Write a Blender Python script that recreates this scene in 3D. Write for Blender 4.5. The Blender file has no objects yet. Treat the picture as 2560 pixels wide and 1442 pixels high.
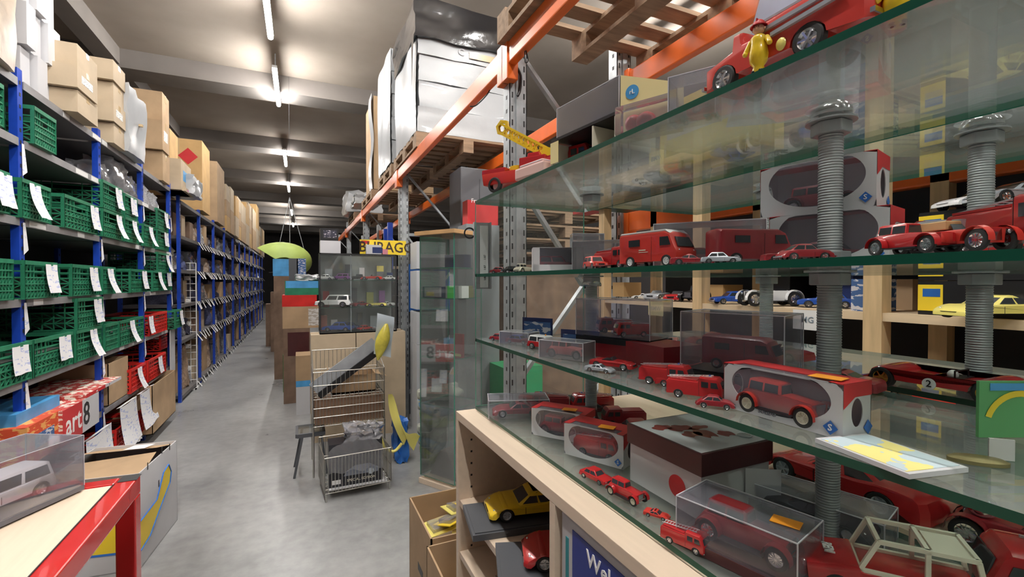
import bpy, bmesh, math, random
from mathutils import Vector, Matrix
R = math.radians
scene = bpy.context.scene
C = scene.collection
# ------------------------------------------------------------ camera, light, exposure
FPX = 1150.0; EYE = 1.55
YAW = math.atan(530 / FPX); PITCH = math.atan(16 / FPX)
cam = bpy.data.cameras.new('camera'); camo = bpy.data.objects.new('camera', cam); C.objects.link(camo)
cam.sensor_width = 36; cam.lens = 36 * FPX / 2560; cam.clip_start = 0.02
camo.location = (0, 0, EYE); camo.rotation_euler = (math.pi / 2 - PITCH, 0, -YAW)
scene.camera = camo
w = bpy.data.worlds.new('world'); scene.world = w; w.use_nodes = True
w.node_tree.nodes['Background'].inputs[0].default_value = (0.85, 0.9, 1, 1)
w.node_tree.nodes['Background'].inputs[1].default_value = 0.25
scene.view_settings.view_transform = 'Standard'; scene.view_settings.look = 'None'
scene.view_settings.gamma = 1; scene.view_settings.use_curve_mapping = False
scene.view_settings.exposure = 0.5
scene.cycles.transparent_max_bounces = 40
scene.cycles.max_bounces = 8
scene.cycles.sample_clamp_indirect = 6
LAMP_POWER = 150.0
_s, _c, _sp, _cp = math.sin(YAW), math.cos(YAW), math.sin(PITCH), math.cos(PITCH)
FW = Vector((_s * _cp, _c * _cp, -_sp)); RT = Vector((_c, -_s, 0)); UP = Vector((_s * _sp, _c * _sp, _cp))
def P(px, py, X=None, Y=None, Z=None):
    """where the sight line of a photo pixel meets a plane of the room"""
    r = FW + RT * ((px - 1280) / FPX) - UP * ((py - 721) / FPX)
    t = X / r.x if X is not None else Y / r.y if Y is not None else (Z - EYE) / r.z
    return Vector((r.x * t, r.y * t, EYE + r.z * t))
def YA(px, X): return P(px, 705, X=X).y
def ZA(px, py, X): return P(px, py, X=X).z
# ------------------------------------------------------------ materials
MM = {}
def mat(name, col, rough=0.5, metal=0.0, var=0.0, scale=8.0, bump=0.0, emit=0.0, coat=0.0, spec=None, dark=None, stretch=None):
    if name in MM: return MM[name]
    m = bpy.data.materials.new(name); m.use_nodes = True; nt = m.node_tree; b = nt.nodes['Principled BSDF']
    b.inputs['Base Color'].default_value = (*col, 1); b.inputs['Roughness'].default_value = rough
    b.inputs['Metallic'].default_value = metal; b.inputs['Coat Weight'].default_value = coat
    if spec is not None: b.inputs['Specular IOR Level'].default_value = spec
    if emit: b.inputs['Emission Color'].default_value = (*col, 1); b.inputs['Emission Strength'].default_value = emit
    if var or bump:
        tc = nt.nodes.new('ShaderNodeTexCoord'); n = nt.nodes.new('ShaderNodeTexNoise')
        n.inputs['Scale'].default_value = scale; n.inputs['Detail'].default_value = 6
        src = tc.outputs['Object']
        if stretch:
            mp = nt.nodes.new('ShaderNodeMapping'); mp.inputs['Scale'].default_value = stretch
            nt.links.new(src, mp.inputs[0]); src = mp.outputs[0]
        nt.links.new(src, n.inputs['Vector'])
        if var:
            mx = nt.nodes.new('ShaderNodeMix'); mx.data_type = 'RGBA'
            d = dark or tuple(c * (1 - var) for c in col)
            l = tuple(min(1, c * (1 + var * 0.5)) for c in col)
            mx.inputs['A'].default_value = (*d, 1); mx.inputs['B'].default_value = (*l, 1)
            cr = nt.nodes.new('ShaderNodeMapRange'); cr.inputs['From Min'].default_value = 0.3; cr.inputs['From Max'].default_value = 0.7
            nt.links.new(n.outputs[0], cr.inputs[0]); nt.links.new(cr.outputs[0], mx.inputs['Factor'])
            nt.links.new(mx.outputs['Result'], b.inputs['Base Color'])
        if bump:
            bp = nt.nodes.new('ShaderNodeBump'); bp.inputs['Strength'].default_value = bump; bp.inputs['Distance'].default_value = 0.01
            nt.links.new(n.outputs[0], bp.inputs['Height']); nt.links.new(bp.outputs[0], b.inputs['Normal'])
    MM[name] = m; return m
def glassmat(name, tint, haze, gloss=1.0, rough=0.02, dcol=(0.75, 0.8, 0.78)):
    m = bpy.data.materials.new(name); m.use_nodes = True; nt = m.node_tree; nt.nodes.clear()
    o = nt.nodes.new('ShaderNodeOutputMaterial'); t = nt.nodes.new('ShaderNodeBsdfTransparent'); t.inputs[0].default_value = (*tint, 1)
    g = nt.nodes.new('ShaderNodeBsdfGlossy'); g.inputs['Roughness'].default_value = rough
    d = nt.nodes.new('ShaderNodeBsdfDiffuse'); d.inputs[0].default_value = (*dcol, 1)
    f = nt.nodes.new('ShaderNodeFresnel'); f.inputs[0].default_value = 1.45
    mu = nt.nodes.new('ShaderNodeMath'); mu.operation = 'MULTIPLY'; mu.inputs[1].default_value = gloss
    a = nt.nodes.new('ShaderNodeMixShader'); b = nt.nodes.new('ShaderNodeMixShader'); b.inputs[0].default_value = haze  # diffuse share imitates hazy reflections, painted into the glass
    nt.links.new(f.outputs[0], mu.inputs[0]); nt.links.new(mu.outputs[0], a.inputs[0])
    nt.links.new(t.outputs[0], a.inputs[1]); nt.links.new(g.outputs[0], a.inputs[2])
    nt.links.new(a.outputs[0], b.inputs[1]); nt.links.new(d.outputs[0], b.inputs[2]); nt.links.new(b.outputs[0], o.inputs[0])
    MM[name] = m; return m
def scribble(name, paper, ink, scale, amount=0.58):
    """paper with rows of illegible handwriting or print"""
    m = bpy.data.materials.new(name); m.use_nodes = True; nt = m.node_tree; b = nt.nodes['Principled BSDF']; b.inputs['Roughness'].default_value = 0.7
    tc = nt.nodes.new('ShaderNodeTexCoord'); mp = nt.nodes.new('ShaderNodeMapping'); mp.inputs['Scale'].default_value = (scale, scale, scale * 3)
    n = nt.nodes.new('ShaderNodeTexNoise'); n.inputs['Scale'].default_value = 1; n.inputs['Detail'].default_value = 3
    gt = nt.nodes.new('ShaderNodeMath'); gt.operation = 'GREATER_THAN'; gt.inputs[1].default_value = amount
    mx = nt.nodes.new('ShaderNodeMix'); mx.data_type = 'RGBA'; mx.inputs['A'].default_value = (*paper, 1); mx.inputs['B'].default_value = (*ink, 1)
    nt.links.new(tc.outputs['Object'], mp.inputs[0]); nt.links.new(mp.outputs[0], n.inputs['Vector']); nt.links.new(n.outputs[0], gt.inputs[0])
    nt.links.new(gt.outputs[0], mx.inputs['Factor']); nt.links.new(mx.outputs['Result'], b.inputs['Base Color'])
    MM[name] = m; return m
card = mat('cardboard', (0.44, 0.3, 0.175), 0.85, var=0.16, scale=5, bump=0.05)
card2 = mat('pale_cardboard', (0.5, 0.4, 0.28), 0.85, var=0.12, scale=6, bump=0.05)
card3 = mat('yellow_cardboard', (0.55, 0.35, 0.15), 0.8, var=0.12, scale=6)
card4 = mat('dark_cardboard', (0.2, 0.13, 0.09), 0.85, var=0.3, scale=6)
tape = mat('tape', (0.55, 0.4, 0.22), 0.25)
white = mat('white_card', (0.55, 0.55, 0.57), 0.6, var=0.07, scale=4)
paper = scribble('handwritten_paper', (0.78, 0.78, 0.8), (0.45, 0.5, 0.72), 22, 0.6)
print_ = scribble('printed_label', (0.72, 0.72, 0.7), (0.12, 0.12, 0.14), 60, 0.6)
tagw = mat('tag_white', (0.75, 0.75, 0.74), 0.6)
green = mat('crate_green', (0.025, 0.2, 0.105), 0.35, var=0.25, scale=9)
greenpale = mat('crate_green_light', (0.05, 0.34, 0.16), 0.4, var=0.2, scale=9)
redcr = mat('crate_red', (0.62, 0.025, 0.02), 0.35, var=0.2, scale=7)
bluest = mat('post_blue', (0.01, 0.055, 0.42), 0.35, var=0.2, scale=12)
steel = mat('galvanised', (0.45, 0.48, 0.5), 0.4, 0.5, var=0.25, scale=14)
shelfm = mat('shelf_metal', (0.36, 0.36, 0.37), 0.45, 0.4, var=0.2, scale=10)
shelfdark = mat('shelf_dark', (0.16, 0.15, 0.15), 0.5, 0.4)
orange = mat('beam_orange', (0.85, 0.16, 0.02), 0.3, var=0.12, scale=6, coat=0.4)
pine = mat('pine', (0.68, 0.49, 0.27), 0.5, var=0.28, scale=6, stretch=(6, 6, 0.6))
pineh = mat('pine_board', (0.72, 0.56, 0.37), 0.5, var=0.15, scale=6, stretch=(6, 0.6, 6))
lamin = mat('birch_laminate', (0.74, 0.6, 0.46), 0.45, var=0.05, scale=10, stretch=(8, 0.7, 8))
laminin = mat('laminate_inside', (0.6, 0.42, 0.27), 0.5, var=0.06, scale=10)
pallet = mat('pallet_wood', (0.3, 0.2, 0.125), 0.8, var=0.35, scale=5, stretch=(1, 6, 6))
wrap = mat('white_wrap', (0.4, 0.415, 0.43), 0.32, var=0.1, scale=3, bump=0.5, coat=0.3)
wraptan = mat('tan_wrapped', (0.5, 0.4, 0.3), 0.3, var=0.4, scale=6, bump=0.4, coat=0.5)
blackwrap = mat('black_film', (0.012, 0.012, 0.014), 0.16, bump=0.9, scale=5, coat=0.5)
black = mat('black_plastic', (0.012, 0.012, 0.014), 0.35)
blacktrim = mat('black_trim', (0.02, 0.02, 0.022), 0.5)
tyre = mat('tyre', (0.018, 0.018, 0.018), 0.7)
chrome = mat('chrome', (0.75, 0.76, 0.78), 0.15, 1.0)
gold = mat('gold_rim', (0.8, 0.58, 0.16), 0.25, 1.0)
cream = mat('cream', (0.72, 0.68, 0.55), 0.5)
darkwin = mat('tinted_window', (0.035, 0.04, 0.045), 0.08, coat=0.5)
red = mat('toy_red', (0.45, 0.02, 0.022), 0.25, coat=0.6)
redd = mat('toy_dark_red', (0.26, 0.018, 0.025), 0.3, coat=0.4)
redo = mat('toy_orange_red', (0.56, 0.04, 0.028), 0.3, coat=0.4)
yel = mat('toy_yellow', (0.82, 0.56, 0.02), 0.28, coat=0.6)
yelp = mat('toy_pale_yellow', (0.85, 0.75, 0.2), 0.28, coat=0.6)
blu = mat('toy_blue', (0.02, 0.08, 0.4), 0.28, coat=0.6)
sil = mat('toy_silver', (0.55, 0.6, 0.65), 0.25, 0.5, coat=0.5)
whi = mat('toy_white', (0.75, 0.76, 0.76), 0.28, coat=0.6)
navy = mat('navy_card', (0.015, 0.03, 0.12), 0.4, var=0.2)
bluecard = mat('blue_card', (0.03, 0.16, 0.55), 0.35, var=0.35, scale=7)
skyblue = mat('sky_blue_card', (0.08, 0.35, 0.7), 0.4, var=0.3, scale=6)
yelcard = mat('yellow_card', (0.85, 0.62, 0.03), 0.45)
palecard = mat('pale_yellow_card', (0.83, 0.72, 0.36), 0.5)
redcard = mat('red_card', (0.55, 0.025, 0.03), 0.4, var=0.1)
maroon = mat('maroon_card', (0.07, 0.018, 0.02), 0.3, var=0.2)
greencard = mat('green_card', (0.03, 0.25, 0.1), 0.45, var=0.1)
neon = mat('neon_green_card', (0.08, 0.8, 0.1), 0.6)
orangest = mat('orange_sticker', (0.95, 0.35, 0.02), 0.6)
greysteel = mat('grey_rod', (0.3, 0.32, 0.33), 0.45, 0.35, var=0.15, scale=20)
redpaint = mat('red_frame_paint', (0.55, 0.02, 0.02), 0.22, coat=0.6, var=0.08)
wire = mat('wire_chrome', (0.5, 0.49, 0.46), 0.3, 0.9)
gunm = mat('charcoal_panel', (0.075, 0.08, 0.09), 0.5, var=0.1)
skin = mat('figure_skin', (0.75, 0.45, 0.3), 0.5)
stickw = mat('sticker_white', (0.8, 0.8, 0.8), 0.6)
tyedye = scribble('busy_print', (0.5, 0.06, 0.05), (0.75, 0.7, 0.6), 26, 0.52)
busyblue = scribble('busy_blue_print', (0.05, 0.12, 0.3), (0.6, 0.6, 0.65), 26, 0.55)
busyblack = scribble('busy_black_print', (0.03, 0.03, 0.05), (0.5, 0.45, 0.5), 30, 0.58)
glass = glassmat('shelf_glass', (0.95, 0.985, 0.97), 0.08, 0.85)
pane = glassmat('pane_glass', (0.97, 0.985, 0.98), 0.04, 0.7)
acryl = glassmat('acrylic', (0.96, 0.96, 0.98), 0.07, 0.6, 0.06, (0.7, 0.7, 0.8))
film = glassmat('clear_film', (0.93, 0.93, 0.95), 0.14, 2.4, 0.12, (0.8, 0.8, 0.85))
edge = mat('glass_edge', (0.006, 0.07, 0.042), 0.3, spec=0.25)
edgel = mat('glass_edge_light', (0.05, 0.3, 0.2), 0.12, coat=0.5)
# ------------------------------------------------------------ mesh builder
class MB:
    def __init__(s): s.v = []; s.f = []; s.m = []
    def add(s, vs, fs, m=0):
        o = len(s.v); s.v += [tuple(v) for v in vs]; s.f += [tuple(i + o for i in f) for f in fs]; s.m += [m] * len(fs); return s
    def box(s, x0, x1, y0, y1, z0, z1, m=0, mt=None):
        vs = [(x, y, z) for z in (z0, z1) for y in (y0, y1) for x in (x0, x1)]
        fs = [(0, 2, 3, 1), (4, 5, 7, 6), (0, 1, 5, 4), (1, 3, 7, 5), (3, 2, 6, 7), (2, 0, 4, 6)]
        if mt: vs = [mt @ Vector(v) for v in vs]
        return s.add(vs, fs, m)
    def bar(s, p, q, a, b=None, m=0, up=(0, 0, 1)):
        p, q = Vector(p), Vector(q); d = (q - p).normalized(); u = Vector(up)
        if abs(d.dot(u)) > 0.98: u = Vector((0, 1, 0))
        r = d.cross(u).normalized() * a / 2; t = r.cross(d).normalized() * (b or a) / 2
        vs = [e + i * r + j * t for e in (p, q) for i, j in ((-1, -1), (1, -1), (1, 1), (-1, 1))]
        return s.add(vs, [(0, 3, 2, 1), (4, 5, 6, 7), (0, 1, 5, 4), (1, 2, 6, 5), (2, 3, 7, 6), (3, 0, 4, 7)], m)
    def tube(s, p, q, r, n=8, m=0, r2=None):
        p, q = Vector(p), Vector(q); d = (q - p).normalized(); u = Vector((0, 0, 1)) if abs(d.z) < 0.9 else Vector((0, 1, 0))
        a = d.cross(u).normalized(); b = a.cross(d); r2 = r if r2 is None else r2
        vs = [p + r * (math.cos(t) * a + math.sin(t) * b) for t in [2 * math.pi * i / n for i in range(n)]]
        vs += [q + r2 * (math.cos(t) * a + math.sin(t) * b) for t in [2 * math.pi * i / n for i in range(n)]]
        return s.add(vs, [(i, (i + 1) % n, n + (i + 1) % n, n + i) for i in range(n)] + [tuple(range(n - 1, -1, -1)), tuple(range(n, 2 * n))], m)
    def path(s, pts, r, n=6, m=0):
        for a, b in zip(pts, pts[1:]): s.tube(a, b, r, n, m)
        return s
    def lathe(s, prof, n=20, m=0, o=(0, 0, 0), ax='z'):
        o = Vector(o); k = len(prof); vs = []
        for i in range(n):
            t = 2 * math.pi * i / n
            for r, h in prof:
                v = (r * math.cos(t), r * math.sin(t), h)
                if ax == 'y': v = (v[0], v[2], v[1])
                if ax == 'x': v = (v[2], v[0], v[1])
                vs.append(o + Vector(v))
        return s.add(vs, [(i * k + j, ((i + 1) % n) * k + j, ((i + 1) % n) * k + j + 1, i * k + j + 1) for i in range(n) for j in range(k - 1)], m)
    def loft(s, rings, m=0, cap=True):
        k = len(rings[0]); vs = [v for r in rings for v in r]
        fs = [(a * k + i, a * k + (i + 1) % k, (a + 1) * k + (i + 1) % k, (a + 1) * k + i) for a in range(len(rings) - 1) for i in range(k)]
        if cap: fs += [tuple(range(k - 1, -1, -1)), tuple(range((len(rings) - 1) * k, len(rings) * k))]
        return s.add(vs, fs, m)
    def prism(s, poly, y0, y1, m=0):
        return s.loft([[(x, y0, z) for x, z in poly], [(x, y1, z) for x, z in poly]], m)
    def quad(s, a, b, c, d, m=0): return s.add([a, b, c, d], [(0, 1, 2, 3)], m)
    def ball(s, c, r, m=0, n=12, sq=(1, 1, 1)):
        pr = [(r * math.sin(math.pi * i / n), -r * math.cos(math.pi * i / n)) for i in range(n + 1)]
        o = len(s.v); s.lathe(pr, n, m)
        for i in range(o, len(s.v)):
            v = s.v[i]; s.v[i] = (c[0] + v[0] * sq[0], c[1] + v[1] * sq[1], c[2] + v[2] * sq[2])
        return s
    def sheet(s, fn, nu, nv, m=0):
        vs = [fn(i / nu, j / nv) for j in range(nv + 1) for i in range(nu + 1)]
        return s.add(vs, [(j * (nu + 1) + i, j * (nu + 1) + i + 1, (j + 1) * (nu + 1) + i + 1, (j + 1) * (nu + 1) + i) for j in range(nv) for i in range(nu)], m)
    def build(s, name, mats, parent=None, bevel=0, smooth=None, crumple=0, seed=1):
        if not isinstance(mats, (list, tuple)): mats = [mats]
        me = bpy.data.meshes.new(name); me.from_pydata(s.v, [], s.f)
        for mt in mats: me.materials.append(mt)
        me.polygons.foreach_set('material_index', s.m)
        bm = bmesh.new(); bm.from_mesh(me); bmesh.ops.recalc_face_normals(bm, faces=bm.faces)
        if bevel: bmesh.ops.bevel(bm, geom=[e for e in bm.edges if len(e.link_faces) == 2 and e.calc_face_angle(0) > 0.6], offset=bevel, segments=2, affect='EDGES', profile=0.6)
        if crumple:
            bmesh.ops.subdivide_edges(bm, edges=bm.edges, cuts=5, use_grid_fill=True)
            rr = random.Random(seed)
            for v in bm.verts: v.co += Vector((rr.uniform(-1, 1), rr.uniform(-1, 1), rr.uniform(-1, 1))) * crumple
        bm.to_mesh(me); bm.free()
        if smooth:
            me.polygons.foreach_set('use_smooth', [True] * len(me.polygons)); me.set_sharp_from_angle(angle=R(smooth))
        o = bpy.data.objects.new(name, me); C.objects.link(o)
        if parent: o.parent = parent
        return o
def tag(o, label=None, cat=None, group=None, kind=None):
    if label: o['label'] = label
    if cat: o['category'] = cat
    if group: o['group'] = group
    if kind: o['kind'] = kind
    return o
def thing(name, label, cat, loc=(0, 0, 0), rz=0, group=None, scale=1):
    o = bpy.data.objects.new(name, None); C.objects.link(o); o.empty_display_size = 0.05
    o.location = loc; o.rotation_euler = (0, 0, rz); o.scale = (scale,) * 3
    return tag(o, label, cat, group)
def struct(o, label=None): o['kind'] = 'structure'; return o
KIDS = {}
def dup(root, loc, rz=None, label=None, group=None, scale=None):
    if not KIDS.get('n') or KIDS['n'] != len(C.objects): pass
    r = root.copy(); C.objects.link(r); r.location = loc
    if rz is not None: r.rotation_euler = (0, 0, rz)
    if label: r['label'] = label
    if group: r['group'] = group
    if scale: r.scale = scale if hasattr(scale, '__len__') else (scale,) * 3
    for ch in list(root.children):
        c = ch.copy(); C.objects.link(c); c.parent = r
        for g in list(ch.children):
            d = g.copy(); C.objects.link(d); d.parent = c
    return r
def text(name, s, size, mt, parent, loc, rot, depth=0.0004, sx=1.0):
    cu = bpy.data.curves.new(name, 'FONT'); cu.body = s; cu.size = size; cu.extrude = depth; cu.offset = size * 0.012
    cu.align_x = 'CENTER'; cu.align_y = 'CENTER'; cu.resolution_u = 2
    t = bpy.data.objects.new(name, cu); me = bpy.data.meshes.new_from_object(t); bpy.data.objects.remove(t)
    me.materials.append(mt); o = bpy.data.objects.new(name, me); C.objects.link(o)
    o.parent = parent; o.location = loc; o.rotation_euler = rot; o.scale = (sx, 1, 1); return o
FX = (math.pi / 2, 0, math.pi / 2)      # reads from +X
FNX = (math.pi / 2, 0, -math.pi / 2)    # reads from -X
FNY = (math.pi / 2, 0, 0)               # reads from -Y
# ------------------------------------------------------------ the hall
def floor_mat():
    m = bpy.data.materials.new('polished_concrete'); m.use_nodes = True; nt = m.node_tree; b = nt.nodes['Principled BSDF']
    tc = nt.nodes.new('ShaderNodeTexCoord'); L = nt.links
    n1 = nt.nodes.new('ShaderNodeTexNoise'); n1.inputs['Scale'].default_value = 1.1; n1.inputs['Detail'].default_value = 8; n1.inputs['Roughness'].default_value = 0.65
    n2 = nt.nodes.new('ShaderNodeTexNoise'); n2.inputs['Scale'].default_value = 14; n2.inputs['Detail'].default_value = 6
    L.new(tc.outputs['Object'], n1.inputs['Vector']); L.new(tc.outputs['Object'], n2.inputs['Vector'])
    ad = nt.nodes.new('ShaderNodeMath'); ad.operation = 'MULTIPLY_ADD'; ad.inputs[1].default_value = 0.35
    L.new(n2.outputs[0], ad.inputs[0]); L.new(n1.outputs[0], ad.inputs[2])
    r = nt.nodes.new('ShaderNodeValToRGB'); r.color_ramp.elements[0].position = 0.5; r.color_ramp.elements[0].color = (0.2, 0.203, 0.205, 1)
    r.color_ramp.elements[1].position = 0.85; r.color_ramp.elements[1].color = (0.36, 0.365, 0.362, 1)
    L.new(ad.outputs[0], r.inputs[0]); L.new(r.outputs[0], b.inputs['Base Color'])
    mr = nt.nodes.new('ShaderNodeMapRange'); mr.inputs['To Min'].default_value = 0.2; mr.inputs['To Max'].default_value = 0.42
    L.new(n1.outputs[0], mr.inputs[0]); L.new(mr.outputs[0], b.inputs['Roughness']); b.inputs['Specular IOR Level'].default_value = 0.6
    return m
struct(MB().box(-4, 9, -5, 38, -0.1, 0).build('floor', floor_mat()))
ceilm = mat('ceiling_concrete', (0.32, 0.275, 0.235), 0.9, var=0.12, scale=1.3)
beamm = mat('ceiling_beam_concrete', (0.2, 0.18, 0.165), 0.9, var=0.15, scale=1.5)
wallm = mat('dark_wall', (0.07, 0.065, 0.065), 0.9, var=0.2, scale=1)
struct(MB().box(-4, 9, -5, 38, 5.15, 5.3).build('ceiling', ceilm))
struct(MB().box(-4.1, -4, -5, 38, 0, 5.2).build('wall_left', wallm))
struct(MB().box(9, 9.1, -5, 38, 0, 5.2).build('wall_right', wallm))
struct(MB().box(-4.1, 9.1, 38, 38.1, 0, 5.2).build('wall_far', wallm))
struct(MB().box(-4.1, 9.1, -5.1, -5, 0, 5.2).build('wall_near', wallm))
n = 0
for y in (9.0, 12.9, 17, 21, 25, 29, 33):
    n += 1
    struct(MB().prism([(-4, 4.86), (-4, 5.16), (9, 5.16), (9, 4.86)], y, y + 0.55).build('trim_%d' % n, beamm))
struct(MB().box(-2.75, -2.5, -5, 38, 4.9, 5.16).build('trim_9', beamm))
lampm = mat('tube_light', (1, 0.97, 0.93), 0.5, emit=LAMP_POWER)
housing = mat('lamp_housing', (0.7, 0.7, 0.7), 0.4)
def lamp(x, y, label, ln=1.5, z=4.78):
    t = thing('ceiling_light', label, 'light', (x, y, z), group='strip lights in a row above the aisle')
    MB().box(-0.035, 0.035, -ln / 2 - .03, ln / 2 + .03, 0.034, 0.075).build('housing', housing, t)
    for s in (-1, 1): MB().bar((0, s * ln / 3, .075), (0, s * ln / 3, 5.15 - z), .015).build('bracket', steel, t)
    MB().tube((0, -ln / 2, 0), (0, ln / 2, 0), 0.033, 10).build('tube', lampm, t)
for y, l in ((5.94, 'large bright strip light at the top of the photo, nearest of the row'), (8.5, 'second strip light along the aisle, smaller than the nearest one'),
             (13.3, 'third strip light along the aisle, just beyond the pale ceiling beam'), (17.3, 'fourth strip light along the aisle, a short bright dash'),
             (23.6, 'fifth strip light along the aisle, a small dot under the dark ceiling'), (28.7, 'farthest strip light, a dot above the green hanging basket')):
    lamp(-0.334, y + 0.2, l)
for y in (3.3, 0.6, -2.2):
    lamp(-0.334, y, 'strip light overhead, out of the photo')
for y in (1.0, 4.6, -2.0):  # unseen row added to brighten the right side of the hall
    lamp(4.6, y, 'added fill strip light over the right hand aisle, unseen')
for y in (-2.6, -.3, 1.7):  # unseen row added to throw more light into the glass display
    lamp(2.2, y, 'added fill strip light over the pallet rack aisle, unseen')
# ------------------------------------------------------------ shelving runs on the left
LX = -1.41
def shelving(name, label, ys, levels, depth, shelf_m, edge_m, tagrows=(), x=LX, top=2.72, seed=3):
    t = thing(name, label, 'shelving', (x, ys[0], 0)); rr = random.Random(seed); y0 = ys[0]
    for y in ys:
        for xx in (0, -depth):
            m = MB().box(xx - 0.018, xx + 0.018, y - y0 - .026, y - y0 + .026, 0, top)
            for k in range(40): m.box(xx + .016, xx + .0195, y - y0 - .007, y - y0 + .007, 0.1 + k * .065, 0.12 + k * .065, 1)
            m.build('post', [bluest, blacktrim], t)
    for z in levels:
        for a, b in zip(ys, ys[1:]):
            MB().box(-depth, 0.02, a - y0 + .027, b - y0 - .027, z - .04, z).box(0.02, .023, a - y0 + .03, b - y0 - .03, z - .042, z + .002, 1).build('shelf', [shelf_m, edge_m], t)
    return t
near_y = [1.3, 2.37, 3.44, 4.54, 5.6, 6.66]; near_z = [0.1, 0.56, 1.01, 1.455, 1.9, 2.335, 2.66]
sh = shelving('shelving_rack', 'blue-posted shelving run with grey shelves full of green and red crates', near_y, near_z, 0.62, shelfdark, shelfm)
for a in near_y[1:]:
    for z in near_z[1:-1]:
        MB().quad((.021, a - 1.3 + .005, z - .02), (.021, a - 1.3 + .03, z - .02), (.025, a - 1.3 + .05, z - .17), (.025, a - 1.3 + .0, z - .2)).build('paper_label', paper, sh)
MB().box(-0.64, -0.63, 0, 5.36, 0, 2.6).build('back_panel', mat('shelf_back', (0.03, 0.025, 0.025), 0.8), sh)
rr = random.Random(5)
for z in near_z[1:]:
    for k in range(4):
        y = rr.uniform(2.2, 5.2); MB().box(.023, .0245, y, y + rr.uniform(.08, .2), z - .038, z - .004).build('price_strip', tagw, sh)
def crate_mesh(L=0.58, D=0.4, Hh=0.215):
    """open-topped ventilated crate; long side faces +x (aisle)"""
    m = MB(); b = .010
    m.box(-D, 0, 0, L, 0, .008)
    def wall(a, bb, h0=0):
        a, bb = Vector(a), Vector(bb); d = (bb - a); ln = d.length; d.normalize()
        Z = Vector((0, 0, 1))
        for z in (0.006, .05, .085, .12, .155, Hh - .012): m.bar(a + Z * z, bb + Z * z, .012 if 0 < z < Hh - .02 else .02, .008 if z < Hh - .02 else .022)
        k = int(ln / .052)
        for i in range(k + 1):
            p = a + d * (ln * i / k); wd = .018 if i in (0, k) else .006
            if .36 < i / k < .66:
                m.bar(p, p + Z * .125, wd, .01)
            else: m.bar(p, p + Z * Hh, wd, .01)
            if i < k:
                q = a + d * (ln * (i + 1) / k)
                m.bar(p + Z * .01, q + Z * .05, .006); m.bar(p + Z * .085, q + Z * .05, .006)
                m.bar(p + Z * .085, q + Z * .12, .006)
    wall((0, 0.01, 0), (0, L - .01, 0)); wall((-D, .01, 0), (-D, L - .01, 0)); wall((0, .008, 0), (-D, .008, 0)); wall((0, L - .008, 0), (-D, L - .008, 0))
    m.box(-D + .03, -.02, .03, L - .03, .02, Hh * .55, 1)
    return m
fillm = mat('crate_contents', (0.06, 0.07, 0.06), 0.7, var=0.5, scale=25)
crate0 = crate_mesh().build('plastic_crate', [green, fillm])
redcrate0 = crate_mesh().build('plastic_crate', [redcr, mat('red_crate_contents', (0.12, 0.05, 0.04), 0.7, var=0.5, scale=25)])
def sheetmesh(wd, h, curl, off):
    return MB().sheet(lambda u, v: (off + curl * (1 - v) ** 2 + .006 * math.sin(u * 7), wd * (u - .5) + .02 * (1 - v) * math.sin(3 * u), -h + h * v), 5, 6)
papers = []
for k, (wd, h, cu) in enumerate(((.13, .17, .02), (.11, .19, .05), (.15, .15, .01))):
    o = sheetmesh(wd, h, cu, .014).build('paper_tag', paper, None, smooth=80); papers.append(o.data); bpy.data.objects.remove(o)
used = [False, False]
def crate(y0, z, x=LX + .05, label='', L=0.58, tagp=None, redc=False, rz=0, s=1, name='green crates on the left shelving'):
    src = redcrate0 if redc else crate0
    i = int(redc)
    if not used[i]: o = src; used[i] = True; o['category'] = 'crate'
    else: o = src.copy(); C.objects.link(o)
    o.location = (x, y0, z); o.rotation_euler = (0, 0, rz); o.scale = (s, L / .58, s); o['label'] = label; o['group'] = name; o['category'] = 'crate'
    if tagp is not None:
        k, f = tagp
        p = bpy.data.objects.new('paper_tag', papers[k]); C.objects.link(p); p.parent = o; p.location = (0, .58 * f, .2); p.scale = (1, .58 / L, 1)
    return o
cr_g = 'green crates on the left shelving'
X1 = LX + .04
def crpx(px0, px1, z, lab, tagp=None, redc=False, X=X1, up=0, **k):
    a, b = YA(px0, X), YA(px1, X)
    return crate(a, z + up, X, lab, min(b - a, .66) if b - a > .3 else b - a, tagp, redc, **k)
crpx(86, 142, 2.335, 'green crate alone on the shelf under the white box stack', None)
crpx(-60, 12, 2.335, 'green crate at the left photo edge on the second highest shelf', None)
crpx(-75, 24, 1.9, 'green crate with large paper at left photo edge, third shelf down', (0, .78))
crpx(52, 126, 1.9, 'green crate with curled paper just right of the nearest blue post', (1, .38))
crpx(158, 243, 1.9, 'tall looking green crate with paper left of second blue post, third shelf', (0, .85))
crpx(256, 308, 1.9, 'lower green crate right of the second blue post, third shelf down', (1, .7))
crpx(256, 308, 1.9, 'upper green crate right of the second blue post, third shelf down', (0, .7), up=.22)
crpx(311, 346, 1.9, 'lower green crate left of the third blue post, third shelf down', (1, .6))
crpx(311, 344, 1.9, 'upper green crate left of the third blue post, third shelf down', (2, .6), up=.2)
crpx(358, 384, 1.9, 'single green crate right of the third blue post, third shelf down', (1, .6))
crpx(393, 421, 1.9, 'lower green crate at the far end of the third shelf down', (2, .7))
crpx(393, 421, 1.9, 'upper green crate at the far end of the third shelf down', (0, .7), up=.22)
crpx(-60, 30, 1.455, 'green crate at the left photo edge on the eye level shelf', None)
crpx(56, 140, 1.455, 'green crate with printed paper on eye level shelf, nearest full one', (0, .75))
crpx(176, 246, 1.455, 'green crate with paper left of the second blue post, eye level shelf', (0, .72))
crpx(254, 286, 1.455, 'green crate partly behind second blue post, eye level shelf', (1, .5))
crpx(324, 364, 1.455, 'green crate with narrow paper at the third blue post, eye level shelf', (0, .8))
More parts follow.
